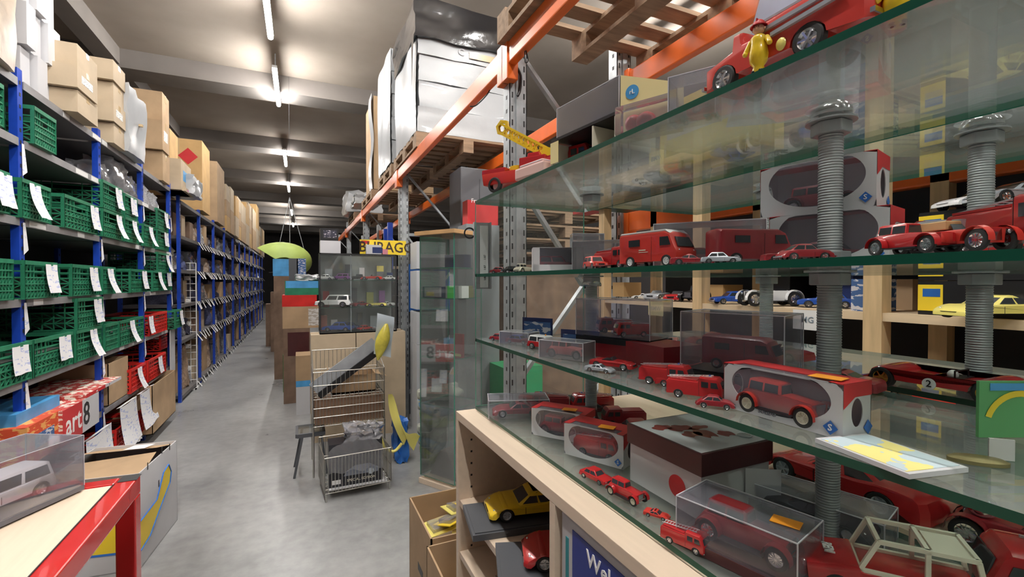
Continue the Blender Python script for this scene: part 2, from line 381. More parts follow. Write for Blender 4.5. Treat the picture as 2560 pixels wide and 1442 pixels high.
crpx(380, 402, 1.455, 'lower green crate with hanging paper near far end of eye level shelf', (1, .7))
crpx(404, 428, 1.455, 'lower green crate at the far end of the eye level shelf', (2, .6))
crpx(393, 421, 1.455, 'green crate stacked on top at the far end of the eye level shelf', (1, .8), up=.2)
crpx(-70, 74, 1.01, 'green crate with big torn paper in lower left shelf row', (2, .72))
crpx(76, 178, 1.01, 'green crate with folded white tag, second in the lower shelf row', (2, .72))
crpx(184, 250, 1.01, 'green crate with paper below another, left of the second blue post', (1, .6))
crpx(188, 254, 1.01, 'green crate stacked on top, left of second blue post on lower shelf', (0, .72), up=.215)
crpx(258, 292, 1.01, 'green crate without paper right of the second blue post, lower shelf', None)
crpx(294, 366, 1.01, 'green crate with crumpled paper beside the red crate, lower shelf', (1, .45))
crpx(371, 432, 1.01, 'red crate with white paper at far end of the lower shelf', (0, .02), True, name='red crates on the left shelving')
crpx(436, 452, 1.01, 'narrow green crate end poking out beyond the red crate', (0, .8), X=X1 + .06)
rg = 'red crates on the left shelving'
crpx(322, 360, .56, 'red crate with white card beside the cardboard box, low shelf', (1, .5), True, name=rg)
crpx(366, 432, .56, 'red crate with white paper at the far end of the low shelf', (0, .6), True, name=rg)
crpx(398, 430, .56, 'red crate stacked at the far end of the low shelf', None, True, name=rg, X=X1 - .1, up=.2)
for a, b, l, tp in ((60, 185, 'nearest red crate on floor with long white sheet, left edge of photo', (0, .9)), (185, 270, 'red crate on floor behind the wide hanging white sheet', (1, .6)),
                    (283, 345, 'red crate on floor with tilted white sheet, right of wide sheet', (1, .6)), (338, 378, 'farthest red crate on floor with slanted white sheet', (0, .7))):
    crpx(a, b, .15, l, tp, True, name='red crates on the floor level', X=X1 + .02)
    crpx(a, b, .15, l.replace('red crate', 'lower red crate'), None, True, name='red crates on the floor level', X=X1 + .0, up=-.13) if False else None
# big hanging sheets
def bigsheet(px0, px1, ytop, ybot, X, label):
    a, b = P(px0, ytop, X=X), P(px1, ytop, X=X); zt = a.z; zb = P((px0 + px1) / 2, ybot, X=X).z; ln = b.y - a.y
    o = MB().sheet(lambda u, v: (.04 * (1 - v) ** 2 + .01 * math.sin(u * 5), ln * u, (zb - zt) * (1 - v)), 6, 8).build('paper_sheet', paper, None, smooth=80)
    MB().sheet(lambda u, v: (-.0015 - .03 * v, ln * (u * .9 + .05), .0 - .01 * v), 2, 2).build('folded_strip', paper, o)
    o.location = (X, a.y, zt); tag(o, label, 'paper sheet', 'white paper sheets on the red crates'); return o
bigsheet(215, 283, 1105, 1200, LX + .09, 'wide white handwritten sheet hanging over floor level red crates')
bigsheet(300, 345, 1020, 1110, LX + .1, 'tilted white sheet on the red crate beyond the wide sheet')
bigsheet(350, 388, 985, 1060, LX + .11, 'slanted white sheet on the farthest red floor crate')
bigsheet(186, 203, 1140, 1195, LX + .12, 'narrow white sheet on red crate just above the table')
# ------------------------------------------------------------ cartons
def carton(label, x0, x1, y0, y1, z0, z1, m=None, group=None, tp=True, open_=False, name='cardboard_box', cat='box', flaps=True, prt=None):
    m = m or card; X, Y, Z = x1 - x0, y1 - y0, z1 - z0; b = min(X, Y, Z) * .015 + .001
    o = MB()
    if open_:
        t = .006
        o.box(0, X, 0, Y, 0, t).box(0, t, 0, Y, 0, Z).box(X - t, X, 0, Y, 0, Z).box(0, X, 0, t, 0, Z).box(0, X, Y - t, Y, 0, Z)
    else:
        o.box(0, X, 0, Y, 0, Z - .004)
        if X > Y: o.box(0, X, 0, Y * .497, Z - .004, Z).box(0, X, Y * .503, Y, Z - .004, Z)
        else: o.box(0, X * .497, 0, Y, Z - .004, Z).box(X * .503, X, 0, Y, Z - .004, Z)
    o = o.build(name, m); o.location = (x0, y0, z0); tag(o, label, cat, group)
    if not open_ and tp:
        w_ = min(.05, min(X, Y) * .2)
        if X > Y: MB().box(-.0008, X + .0008, Y / 2 - w_ / 2, Y / 2 + w_ / 2, Z - .0005, Z + .001).box(X, X + .001, Y / 2 - w_ / 2, Y / 2 + w_ / 2, Z * .75, Z).build('tape', tape, o)
        else: MB().box(X / 2 - w_ / 2, X / 2 + w_ / 2, -.0008, Y + .0008, Z - .0005, Z + .001).box(X / 2 - w_ / 2, X / 2 + w_ / 2, -.001, 0, Z * .75, Z).build('tape', tape, o)
    if open_ and flaps:
        f = MB(); k = .45
        f.add([(0, 0, Z), (0, Y, Z), (-Y * .12, Y, Z + X * .2), (-Y * .12, 0, Z + X * .2)], [(0, 1, 2, 3)])
        f.add([(X, 0, Z), (X, Y, Z), (X + X * .25, Y, Z - .03), (X + X * .25, 0, Z - .03)], [(0, 1, 2, 3)])
        f.build('flap', m, o)
    if prt:
        MB().box(X, X + .001, Y * .2, Y * .75, Z * .35, Z * .7).build('printed_label', prt, o)
    return o
def topbox(label, px0, px1, ytop, X, z0, depth, z1=None, m=None, tp=True, group='cartons on top of the left shelving', yref=None, **k):
    a, b = YA(px0, X), YA(px1, X)
    z1 = z1 if z1 is not None else ZA(px0, ytop, X)
    return carton(label, X - depth, X, a, b - .004, z0, z1, m, group, tp, **k)
ZT = 2.66
# wrapped brown bundle
def bundle(name, label, x0, x1, y0, y1, z0, z1, m, cr=.02, cat='bundle', group=None, seed=1):
    X, Y, Z = x1 - x0, y1 - y0, z1 - z0
    o = MB().box(0, X, 0, Y, 0, Z).build(name, m, None, crumple=cr, smooth=60, seed=seed)
    for v in o.data.vertices: v.co.z = max(v.co.z, 0.0)
    o.location = (x0, y0, z0); tag(o, label, cat, group)
    return o
b_ = bundle('wrapped_bundle', 'brown bundle in clear film at top left corner of the photo', LX - .45, LX + .06, 2.75, YA(52, LX + .06), ZT, 3.6, wraptan, .018)
MB().sheet(lambda u, v: (.515 + .01 * math.sin(9 * v), .7 * u, .05 + .8 * v), 8, 8).build('clear_film', film, b_, smooth=80) if False else None
# white boxes, three columns of stacked cartons
Xw = LX - .04; ys_ = [YA(57, Xw), YA(84, Xw), YA(112, Xw), YA(145, Xw)]
cols = ['near', 'middle', 'far']; rows = ['bottom', 'second', 'third', 'fourth', 'top']
for i in range(3):
    for j in range(5):
        h = .26; z = ZT + (.0, -.0, .0)[i] + j * h
        carton('white carton, %s column of the white stack at top left, %s row' % (cols[i], rows[j]), Xw - .4, Xw + (.03 if (i + j) % 2 else 0), ys_[i] + .006, ys_[i + 1] - .01, z, z + h - .014, white, 'white cartons stacked at top left', tp=False, prt=None)
carton('open tan carton edge standing beside the lowest white carton at top left', Xw - .3, Xw + .06, ys_[2] + .03, ys_[3] - .02, ZT + 0.0, ZT + .24, card2, 'white cartons stacked at top left') if False else None
def stack(px0, px1, ytop, n, X, depth, m, what, word):
    zt = ZA(px0, ytop, X); h = (zt - ZT) / n
    for j in range(n):
        topbox('%s carton, %s of the stack %s' % (what, ['bottom', 'second', 'third', 'fourth'][j] if j < n - 1 else 'topmost', word), px0, px1, 0, X + (.012 if j % 2 else 0), ZT + j * h, depth, ZT + (j + 1) * h - .005, m, prt=print_ if j == 1 else None)
stack(200, 250, 115, 3, LX + .1, .5, card2, 'tan', 'right of the white cartons')
stack(289, 319, 160, 4, LX + .07, .42, card2, 'pale tan', 'left of the grey wrapped bale')
b_ = bundle('wrapped_bale', 'tall bale in whitish plastic film between tan carton stacks', LX - .3, LX + .1, YA(326, LX + .1), YA(368, LX + .1), ZT, ZA(326, 216, LX + .1), wrap, .014)
MB().box(-.012, .42, .3, .33, .3, .32).build('strap', tape, b_)
stack(410, 427, 235, 3, LX + .06, .45, card, 'tall brown', 'beyond the white bale')
topbox('single small tan carton on top behind the tall brown stack', 428, 448, 325, LX - .1, ZT, .35, m=card3)
o = topbox('tan carton with a red diamond hazard mark on its end', 508, 527, 356, LX + .05, ZT, .62, m=card3)
Y0 = o.location.y
dm = MB().box(-.09, .09, -.001, 0, -.09, .09, mt=Matrix.Rotation(R(45), 4, 'Y')).build('hazard_diamond', redcard, o)
zt = ZA(508, 356, LX + .05); dm.location = (.44, -.0012, zt - ZT - .26)
topbox('carton with blue printed label in front of the hazard carton', 455, 480, 400, LX + .12, ZT, .3, m=card2, prt=skyblue)
topbox('small carton with pink and yellow stickers, low beside hazard carton', 466, 486, 470, LX + .15, ZT, .3, m=card2, prt=mat('pink_sticker', (.6, .2, .5), .5))
topbox('brown carton standing right of the hazard carton, highest there', 545, 563, 407, LX + .04, ZT, .5, m=card)
bundle('wrapped_bale', 'silver-blue film wrapped bale before the hazard carton', LX - .1, LX + .2, YA(486, LX + .2), YA(507, LX + .2), ZT, ZA(486, 440, LX + .2), wrap, .014, seed=4)
rr = random.Random(11); pxs = [563, 572, 581, 590, 600, 612, 620, 629, 638, 645, 650, 655, 660]; tops = [455, 460, 478, 485, 500, 500, 504, 515, 505, 560, 566, 570]
for i, (a, b, t) in enumerate(zip(pxs, pxs[1:], tops)):
    X = LX + rr.uniform(0, .08); zt = ZA(a, t, X)
    y0, y1 = YA(a, LX), YA(b, LX); nn = 2 if i % 3 else 3
    for j in range(nn):
        h = (zt - 2.62) / nn
        carton('%s carton, %s, on top of the far left shelving' % (('yellowish', 'brown', 'pale')[(i + j) % 3], ['first column past the tall brown carton', 'second column past the tall brown carton', 'third column past the tall brown carton', 'fourth column past the tall brown carton'][i] if i < 4 else 'in the midst of the distant rows' if i < 8 else 'at the farthest end'), X - .5, X, y0, y1 - .02, 2.62 + j * h, 2.62 + (j + 1) * h - .006, (card3, card, card2)[(i + j) % 3], 'distant cartons on top of the far shelving', tp=False)
# ------------------------------------------------------------ far shelving run
far_levels = [0.08, .795, 1.26, 1.71, 2.15, 2.6]
fy = [7.15 + 1.3 * k for k in range(12)]
runs = [fy[0:5], fy[4:9], fy[8:12]]
fl = ['blue-posted shelving beyond the crates, nearest far section with hanging white tags', 'middle section of the far blue-posted shelving with white tags', 'most distant section of far left shelving, dark and crowded']
bagm = [film, mat('bag_grey', (.4, .4, .42), .25, var=.5, scale=20, coat=.4), mat('bag_brown', (.35, .25, .18), .4, var=.5, scale=20), mat('bag_dark', (.05, .05, .08), .3, var=.6, scale=20), mat('bag_blue', (.1, .12, .25), .3, var=.6, scale=20), card, card2]
for ri, ys in enumerate(runs):
    yy = ys if ri == 0 else [ys[0] + .06] + ys[1:]
    t = shelving('shelving_rack', fl[ri], yy, far_levels, .6, shelfdark, shelfdark, top=2.66)
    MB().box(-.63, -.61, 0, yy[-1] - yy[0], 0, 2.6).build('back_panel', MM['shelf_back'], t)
    rr = random.Random(ri + 20)
    for z in far_levels:
        y = yy[0] + .15
        while y < yy[-1]:
            a = y - yy[0]; k = rr.uniform(.02, .07)
            if len([c for c in t.children if c.name.startswith('price_tag')]) < 98 and (ri or y > 8.0):
                MB().quad((.023, a, z), (.023, a + .055, z), (.03 + k, a + .075, z - .11), (.03 + k, a + .015, z - .115)).build('price_tag', tagw, t)
            y += rr.uniform(.13, .32) * (1 + ri * .5)
lv = ['floor level', 'second level', 'third level', 'fourth level', 'fifth level', 'top level']
bag_meshes = []
for k in range(5):
    m = MB().box(-.5, .5, -.5, .5, 0, 1); o = m.build('goods', bagm[k], None, crumple=.07, smooth=50, seed=k + 2)
    for v in o.data.vertices:
        f = 1 - .25 * max(v.co.z, 0); v.co.x *= f; v.co.y *= f; v.co.z = max(v.co.z, 0)
    bag_meshes.append(o.data); bpy.data.objects.remove(o)
rr = random.Random(77)
for li, z in enumerate(far_levels[:-1]):
    y = 7.3
    gap = far_levels[li + 1] - z - .06
    while y < 21.0:
        wd = rr.uniform(.2, .36) * (1 + (y > 14) * .4)
        hh = gap * rr.uniform(.45, .92)
        isbox = rr.random() < (.6 if li == 0 else .3 if li != 3 else .1)
        xf = LX - rr.uniform(.0, .1); sec = 'nearest bay' if y < 8.5 else 'second bay' if y < 9.8 else 'third bay' if y < 11.1 else 'midway along' if y < 15 else 'far end'
        bi = rr.randrange(4); cm = [card, card2, card4, card4][bi]; bn = ['brown', 'pale', 'dark', 'dark'][bi]
        if isbox:
            carton('%s carton on the %s of the far shelving, %s' % (bn, lv[li], sec), xf - .4, xf, y, y + wd - .02, z + .001, z + hh, cm, 'cartons on the %s of the far shelving' % lv[li], tp=False)
        else:
            k = rr.choice([0, 1, 2, 3, 3, 4])
            o = bpy.data.objects.new('bagged_goods', bag_meshes[k]); C.objects.link(o)
            o.location = (xf - .2, y + wd / 2, z + .001); o.scale = (.38, wd * .86, hh * .95); o.rotation_euler = (0, 0, rr.uniform(-.1, .1))
            tag(o, '%s bagged goods on the %s of the far shelving, %s' % (('clear', 'grey', 'brown', 'dark', 'bluish')[k], lv[li], sec), 'bag', 'bagged goods on the %s of the far shelving' % lv[li])
        y += wd + .01
# wire grid panel at the end of the near run
def gridpanel():
    a, b = P(433, 970, Z=.02), P(492, 972, Z=.02); b.y = a.y - .02
    b = P(490, 705, Y=a.y); ln = b.x - a.x; zt = P(460, 657, Y=a.y).z
    t = thing('wire_grid_panel', 'white wire grid panel standing on the floor at the shelving end', 'grid panel', (a.x, a.y, 0))
    m = MB()
    for i in range(5): m.tube((ln * i / 4, 0, 0.02), (ln * i / 4, 0, zt), .008 if i in (0, 4) else .004, 6)
    n = 18
    for i in range(n + 1): m.tube((0, .004, .02 + (zt - .02) * i / n), (ln, .004, .02 + (zt - .02) * i / n), .005, 6)
    m.build('wire_grid', mat('white_wire', (.75, .75, .75), .4), t)
    m = MB().box(-.02, ln + .02, -.15, -.12, 0, .02).box(-.02, ln + .02, .12, .15, 0, .02).box(-.02, .0, -.15, .15, 0, .02).box(ln, ln + .02, -.15, .15, 0, .02)
    m.build('foot', MM['white_wire'], t)
    for k in range(5):
        MB().box(ln * .52, ln * .78, -.012, -.008, zt - .25 - k * .33, zt - .19 - k * .33).build('price_tag', print_, t)
gridpanel()
# low-shelf goods in the near run
LB = LX + .03; tyedye2 = scribble('orange_print', (.6, .07, .02), (.75, .35, .1), 14, .52)
carton('light blue flat game box on the low shelf behind the blue post', LX - .35, LB, YA(35, LB), YA(145, LB), .561, ZA(145, 988, LB), skyblue, 'game boxes on the low left shelf', tp=False, name='game_box', prt=busyblue)
o = carton('dark blue flat box under other boxes at left edge, low shelf', LX - .3, LB - .03, YA(-60, LB), YA(60, LB) - .2, .561, .66, bluecard, 'game boxes on the low left shelf', tp=False, name='game_box')
o = carton('orange and red game box on the low shelf, nearest to the camera', LX - .3, LB + .06, YA(62, LB + .06), YA(150, LB + .06), .561, ZA(150, 1025, LB + .06), tyedye2, 'game boxes on the low left shelf', tp=False, name='game_box', prt=busyblue)
def artbox(px0, px1, z, ytop, label, X=LB + .08):
    a, b = YA(px0, X), YA(px1, X); zt = ZA(px0, ytop, X)
    o = carton(label, X - .42, X, a, b, z, zt, tyedye, 'game boxes on the low left shelf', tp=False, name='game_box')
    h = zt - z
    MB().box(.42, .4212, 0.0, (b - a) * .5, 0, h).build('red_panel', redcard, o)
    MB().box(.42, .4212, (b - a) * .5, b - a, 0, h).build('white_panel', white, o)
    text('lettering', 'art', h * .9, stickw, o, (.4215, (b - a) * .27, h * .5), FX)
    text('lettering', '8', h * 1.0, black, o, (.4215, (b - a) * .62, h * .5), FX)
    return zt
zt = artbox(152, 243, .561, 1030, "red and white game box lettered 'art' and '8', lower of two")
zt = artbox(212, 300, zt + .002, 988, "upper red and white game box, stacked askew near second post")
# fix: cardboard boxes beside
carton('brown open cardboard box beside red crates on the low shelf', LX - .4, LX + .02, YA(268, LX + .02), YA(318, LX + .02), .561, ZA(270, 910, LX + .02), card, 'boxes on the low left shelf', open_=True, flaps=False)
carton('brown cardboard box standing on the floor at the end of the red crates', LX - .3, LX + .13, YA(378, LX + .13), YA(436, LX + .13), .1, ZA(380, 965, LX + .13), card, 'boxes at the shelving end', open_=True, flaps=False)
MB().box(LX + .04, LX + .05, YA(425, LX + .05), YA(436, LX + .05), 0.101, 1.0).build('tall_card_panel', white)
tag(bpy.data.objects['tall_card_panel'], 'tall white card panel standing at the end of the near shelving', 'card panel')
# clear bags on the second highest shelf
for k, (a, b, h, l) in enumerate(((254, 280, .16, 'small clear plastic bag just right of the second blue post, high shelf'), (287, 330, .27, 'large crinkled clear plastic bag in middle of the high shelf'), (322, 345, .2, 'clear plastic bag left of the third blue post, high shelf'), (362, 378, .2, 'grey cone-shaped bag right of the third blue post, high shelf'), (383, 400, .17, 'grey cone-shaped bag nearest the far end of the high shelf'))):
    y0, y1 = YA(a, LX), YA(b, LX)
    o = bpy.data.objects.new('plastic_bag', bag_meshes[0] if k < 3 else bag_meshes[1]); C.objects.link(o); o.location = (LX - .12, (y0 + y1) / 2, 2.336); o.scale = (.25, y1 - y0, h); tag(o, l, 'bag')
carton('small tan carton deep on the eye level shelf near the first post', LX - .5, LX - .25, YA(100, LX - .2), YA(150, LX - .2), 1.68, 1.82, card3, tp=False) if False else None
# ------------------------------------------------------------ orange pallet rack on the right
RXF, RXR = 1.0, 1.74
RY = [-0.75, 2.2, 5.13, 8.27, 11.4, 14.5]; BZ = 2.72
def rack():
    t = thing('pallet_rack', 'tall pallet rack with orange beams and perforated grey steel posts', 'pallet rack', (RXF, RY[0], 0)); y0 = RY[0]
    for i, y in enumerate(RY):
        for k, xx in enumerate((0.05, RXR - RXF)):
            m = MB(); a, b = xx - .05, xx + .05; hz = 2.95 if i else 3.1
            m.box(a, b, y - y0, y - y0 + .004, 0, hz).box(a, a + .004, y - y0, y - y0 + .08, 0, hz).box(b - .004, b, y - y0, y - y0 + .08, 0, hz)
            m.box(a + .035, b - .035, y - y0 - .01, y - y0, 0, hz)
            m.box(a - .02, b + .02, y - y0 - .02, y - y0 + .1, 0, .008)
            if y < 9:
                for j in range(34):
                    z = .5 + j * .072
                    m.box(a + .012, a + .02, y - y0 - .0012, y - y0, z, z + .03, 1).box(b - .02, b - .012, y - y0 - .0012, y - y0, z, z + .03, 1)
                    m.box(a - .001, a, y - y0 + .03, y - y0 + .045, z, z + .02, 1)
            m.build('post', [steel, blacktrim], t)
        m = MB(); x1, x2 = .1, RXR - RXF - .05; yy = y - y0 + .04
        for z0, z1 in ((.3, 1.05), (1.05, 1.78)): m.bar((x1, yy, z0), (x2, yy, z1), .035, .02)
        m.build('diagonal_brace', steel, t)
        MB().bar((x1, yy, 2.08), (x2, yy, 2.08), .05, .03).build('cross_brace', steel, t)
        MB().bar((x1, yy, 2.05), (x2, yy, 1.25), .035, .02).build('diagonal_brace', steel, t)
        MB().bar((x1, yy, 2.75), (x2, yy, 2.1), .03, .02).build('diagonal_brace', steel, t)
    for lv, zc in (('top', BZ), ('low', 1.9)):
        for k, xx in enumerate((-.03, RXR - RXF + .0)):
            for a, b in zip(RY, RY[1:]):
                if lv == 'low' and (k == 0 or a > 2.1): continue
                m = MB().box(xx - .0, xx + .045, a - y0 + .06, b - y0 + .0, zc - .055, zc + .055)
                m.build('beam', orange, t, bevel=.006)
                for e in (a + .03, b - .03): MB().box(xx - .006, xx + .056, e - y0 - .02, e - y0 + .055, zc - .13, zc + .07).build('beam_bracket', orange, t, bevel=.004)
rack()
def palletb(label, x0, y0, z0=BZ + .056, L=1.2, W=.8, parent=None):
    t = thing('wooden_pallet', label, 'pallet', (x0, y0, z0), group='wooden pallets on the orange beams')
    for i in range(7): MB().box(0, W + .2, i * (L - .1) / 6, i * (L - .1) / 6 + .1, .115, .137).build('deck_board', pallet, t)
    for x in (0, W / 2 + .05, W + .1): MB().box(x, x + .1, 0, L, .093, .115).build('stringer_board', pallet, t)
    for x in (0, W / 2 + .05, W + .1):
        MB().box(x, x + .1, 0, L, 0, .02).build('bottom_board', pallet, t)
        for y in (0, L / 2 - .07, L - .14): MB().box(x, x + .1, y, y + .14, .02, .093).build('block', pallet, t)
    return t
palletb('wooden pallet overhead right of the nearest grey post, underside visible', .93, 1.0)
palletb('wooden pallet overhead at the top edge of the photo, nearest the camera', .93, -.32)
palletb('pallet under the white wrapped load with the black cap', .96, 4.15, L=1.1)
palletb('pallet under the second white wrapped load farther back', .96, 5.4, L=1.0)
palletb('pallet under the brown wrapped carton load', .96, 7.0, L=1.2)
palletb('pallet with clear wrapped goods far along the orange beam', .96, 9.4, L=1.2)
# loads
def load(label, x0, x1, y0, y1, z0, z1, cap=0, n=4, m=None, seed=1):
    t = thing('wrapped_load', label, 'pallet load', (x0, y0, z0)); X, Y, Z = x1 - x0, y1 - y0, z1 - z0; h = Z / n
    r = random.Random(seed)
    for k in range(n):
        d = r.uniform(0, .02)
        MB().box(d, X - d, d, Y, k * h + .004, (k + 1) * h - .004).build('wrapped_layer', m or wrap, t, crumple=.006, smooth=40, seed=seed + k)
    MB().sheet(lambda u, v: (-.012 - .006 * math.sin(11 * u + 5 * v), Y * u, Z * v), 22, 14).build('loose_film', film if m else wrap, t, smooth=70)
    if cap:
        MB().box(-.03, X + .03, -.03, Y + .02, Z - cap * .3, Z + cap * .85).build('black_cap', blackwrap, t, crumple=.014, smooth=60, seed=9)
        MB().add([(-.035, -.01, Z - .05), (-.035, .1, Z - .05), (-.045, .03, Z - .55)], [(0, 1, 2)]).build('film_tail', blackwrap, t)
        text('printed_word', 'C', .09, mat('pale_grey_print', (.55, .55, .57), .6), t, (.42, -.006, Z - .15), FNY)
        MB().box(.5, .78, -.008, -.004, Z - .19, Z - .13).build('brown_tape', tape, t)
    return t
load('white film wrapped pallet load topped with shiny black plastic', .985, 2.05, 4.2, 5.2, 2.93, 3.88, .3)
load('second white wrapped pallet load standing behind the black topped one', .97, 2.0, 5.42, 6.35, 2.93, 4.25, 0, 5, seed=4)
carton('tall brown carton on pallet, partly wrapped in film, behind white loads', 1.0, 1.9, 7.05, 7.9, 2.93, 4.3, card, 'pallet loads on the rack')
MB().sheet(lambda u, v: (.98 - .02 * math.sin(9 * v), 7.03 + .3 * u, 2.93 + 1.4 * v), 8, 12).build('film_strip', wrap, None, smooth=70)
tag(bpy.data.objects['film_strip'], 'white film hanging down the edge of the tall brown carton', 'plastic film')
bundle('wrapped_goods', 'crumpled clear wrapped bundle on the rack near its far end', .85, 1.5, 9.5, 10.6, 2.93, 3.35, wrap, .03, seed=8)
bundle('wrapped_goods', 'small white plastic bundle on the rack just before the far bundle', .9, 1.3, 8.45, 9.2, 2.93, 3.1, wrap, .03, seed=18)
# slatted pallets piled below the beams behind
carton('dark crate stack beneath the pile of pallets', 2.25, 3.3, 4.65, 6.05, 0, 1.748, card4, tp=False)
for k in range(7):
    o = palletb('wooden pallet, %s of the dark pile beyond the orange rack' % ['lowest', 'second', 'third', 'fourth', 'fifth', 'sixth', 'topmost'][k], 2.2, 4.6, 1.75 + k * .16, L=1.5, W=1.1)
    o['group'] = 'pallets piled behind the rack'
bundle('dark_cabinet', 'large charcoal panel cupboard behind the rack post', 2.0, 2.9, 3.35, 3.75, 0, 2.62, gunm, 0, 'cabinet') if False else None
o = MB().box(0, .36, 0, .35, 0, 2.6).build('charcoal_cupboard', gunm, None, bevel=.01); o.location = (1.33, 4.0, 0)
tag(o, 'large flat charcoal cupboard standing behind the rack below the white load', 'cabinet')
MB().box(.18, .184, -.002, 0, .1, 2.5).build('door_gap', black, o)
# cable and tool hanging by the post
def cable(label, pts, r=.006, name='cable', cat='cable', m=None):
    cu = [Vector(p) for p in pts]; out = []
    for i in range(len(cu) - 1):
        p0, p1, p2, p3 = cu[max(i - 1, 0)], cu[i], cu[i + 1], cu[min(i + 2, len(cu) - 1)]
        for j in range(5):
            t = j / 5; out.append(0.5 * ((2 * p1) + (p2 - p0) * t + (2 * p0 - 5 * p1 + 4 * p2 - p3) * t * t + (-p0 + 3 * p1 - 3 * p2 + p3) * t ** 3))
    out.append(cu[-1]); o = MB().path(out, r, 6).build(name, m or black, None, smooth=80); tag(o, label, cat); return o
def PX(pts, Y): return [P(x, y, Y=Y) for x, y in pts]
cable('black cable hanging in a loop right of the perforated grey post', PX([(1290, 165), (1302, 190), (1300, 225), (1294, 240)], 2.18), .007)
cable('thin black wire hanging below the orange beam left of the post', PX([(1237, 190), (1222, 230), (1192, 262), (1175, 266)], 2.5), .004)
cable('wire hook hanging below the pallet beside the orange beam', PX([(1313, 120), (1320, 150), (1313, 155), (1312, 128)], 2.0), .003)
# ------------------------------------------------------------ glass display
GX, GX2, GX3 = .43, .785, 1.13; GY0, GY1 = -.45, 1.17
ZB, ZL, ZM, ZTOP = 1.214, 1.398, 1.572, 1.768
def plate(x0, x1, y0, y1, z, t=.008):
    m = MB(); m.box(x0, x1, y0, y1, z - t, z, 0)
    m2 = [0, 0, 1, 1, 1, 1]; m.m = m2; return m
disp = thing('glass_display', 'large frameless glass display with shelves full of red model vehicles', 'display', (0, 0, ZB - .012))
def dz(z): return z - (ZB - .012)
for nm, z, rx in (('top_plate', ZTOP, .78), ('shelf_plate', ZM, .78), ('shelf_plate', ZL, .74), ('base_plate', ZB, .73)):
    plate(GX, rx, GY0, GY1, dz(z)).build(nm, [glass, edge], disp)
for nm, z in (('top_plate', ZTOP), ('shelf_plate', ZM), ('shelf_plate', ZL)):
    plate(GX2, GX3, GY0, GY1 - .1, dz(z)).build(nm, [glass, edge], disp)
m = MB(); m.box(GX, GX2 - .01, GY1 - .006, GY1, dz(ZB) + .001, dz(ZTOP) - .009); m.m = [1, 1, 0, 1, 0, 1]; m.build('end_pane', [pane, edgel], disp)


def rod(x, y, z0, z1, label):
    t = thing('threaded_rod', label, 'rod', (x, y, z0), group='grey threaded rods holding the glass shelves')
    h = z1 - z0; pr = []; k = int(h / .0035)
    for i in range(k): pr += [(.0134, i * .0035), (.0143, i * .0035 + .00175)]
    MB().lathe([(0, 0)] + pr + [(.0125, h), (0, h)], 20).build('rod', greysteel, t, smooth=20)
    for z in (ZL, ZM, ZTOP):
        for s in (-1, 1):
            if s > 0 and z == ZTOP: continue
            zz = z - z0 + (-.008 - .020 if s < 0 else .0); hx = [(.023 * math.cos(math.pi / 3 * i), .023 * math.sin(math.pi / 3 * i)) for i in range(6)]
            MB().loft([[(a, b, zz + .002) for a, b in hx], [(a, b, zz + .018) for a, b in hx]]).build('hex_nut', greysteel, t, bevel=.0015)
            zz = z - z0 + (-.0095 if s < 0 else .0)
            MB().lathe([(0, zz), (.029, zz), (.029, zz + .0018), (0, zz + .0018)], 24).build('washer', greysteel, t)
    MB().lathe([(0, h - .002), (.024, h - .002), (.024, h + .004), (.018, h + .014), (.008, h + .02), (0, h + .021)], 24).build('domed_cap', chrome, t, smooth=50)
rod(.633, .375, ZB, ZTOP, 'left grey threaded rod rising through the glass shelves')
rod(.87, .313, ZB - .2, ZTOP, 'right grey threaded rod behind the racing car marked 2')
rod(.64, .93, ZB, ZM - .03, 'thin looking grey rod deep in the display at its far end')
rod(.98, .72, ZB - .2, ZTOP, 'grey rod far back behind the red vans')
# ------------------------------------------------------------ birch base cabinet
BX, BX2, BY0, BY1 = .3816, .76, -.5, 1.19; BZ2 = ZB - .0125
bc = thing('shelf_cabinet', 'birch laminate cabinet with open compartments under the glass display', 'cabinet', (BX, BY0, 0))
D, Lc = BX2 - BX, BY1 - BY0
MB().box(0, D, 0, Lc, BZ2 - .021, BZ2).build('top_board', lamin, bc, bevel=.001)
T = .018
divs = [BY1 - BY0 - T, YA(1388, BX) - BY0, .15]
for i, y in enumerate(divs):
    m = MB().box(0, D, y, y + T, .05, BZ2 - .0215)
    for xx in (.035,):
        for k in range(16): m.box(xx, xx + .005, y - .0006, y + 0.0, BZ2 - .08 - k * .032, BZ2 - .075 - k * .032, 1)
    m.build('side_panel' if i == 0 else 'divider', [lamin, blacktrim], bc)
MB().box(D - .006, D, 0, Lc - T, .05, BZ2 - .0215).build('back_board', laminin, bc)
z1 = P(1180, 1300, X=BX + .01).z
S1 = .966; S2 = .827
for a, b in ((divs[1] + T, divs[0]), (divs[2] + T, divs[1])):
    for z in ((S1, S2, .62, .35) if a > .6 else (.80, .5, .3)):
        MB().box(.004, D - .007, a + .0005, b - .0005, z - .016, z).build('shelf', lamin, bc)
MB().box(0.01, D, 0, Lc, 0, .05).build('plinth', laminin, bc)
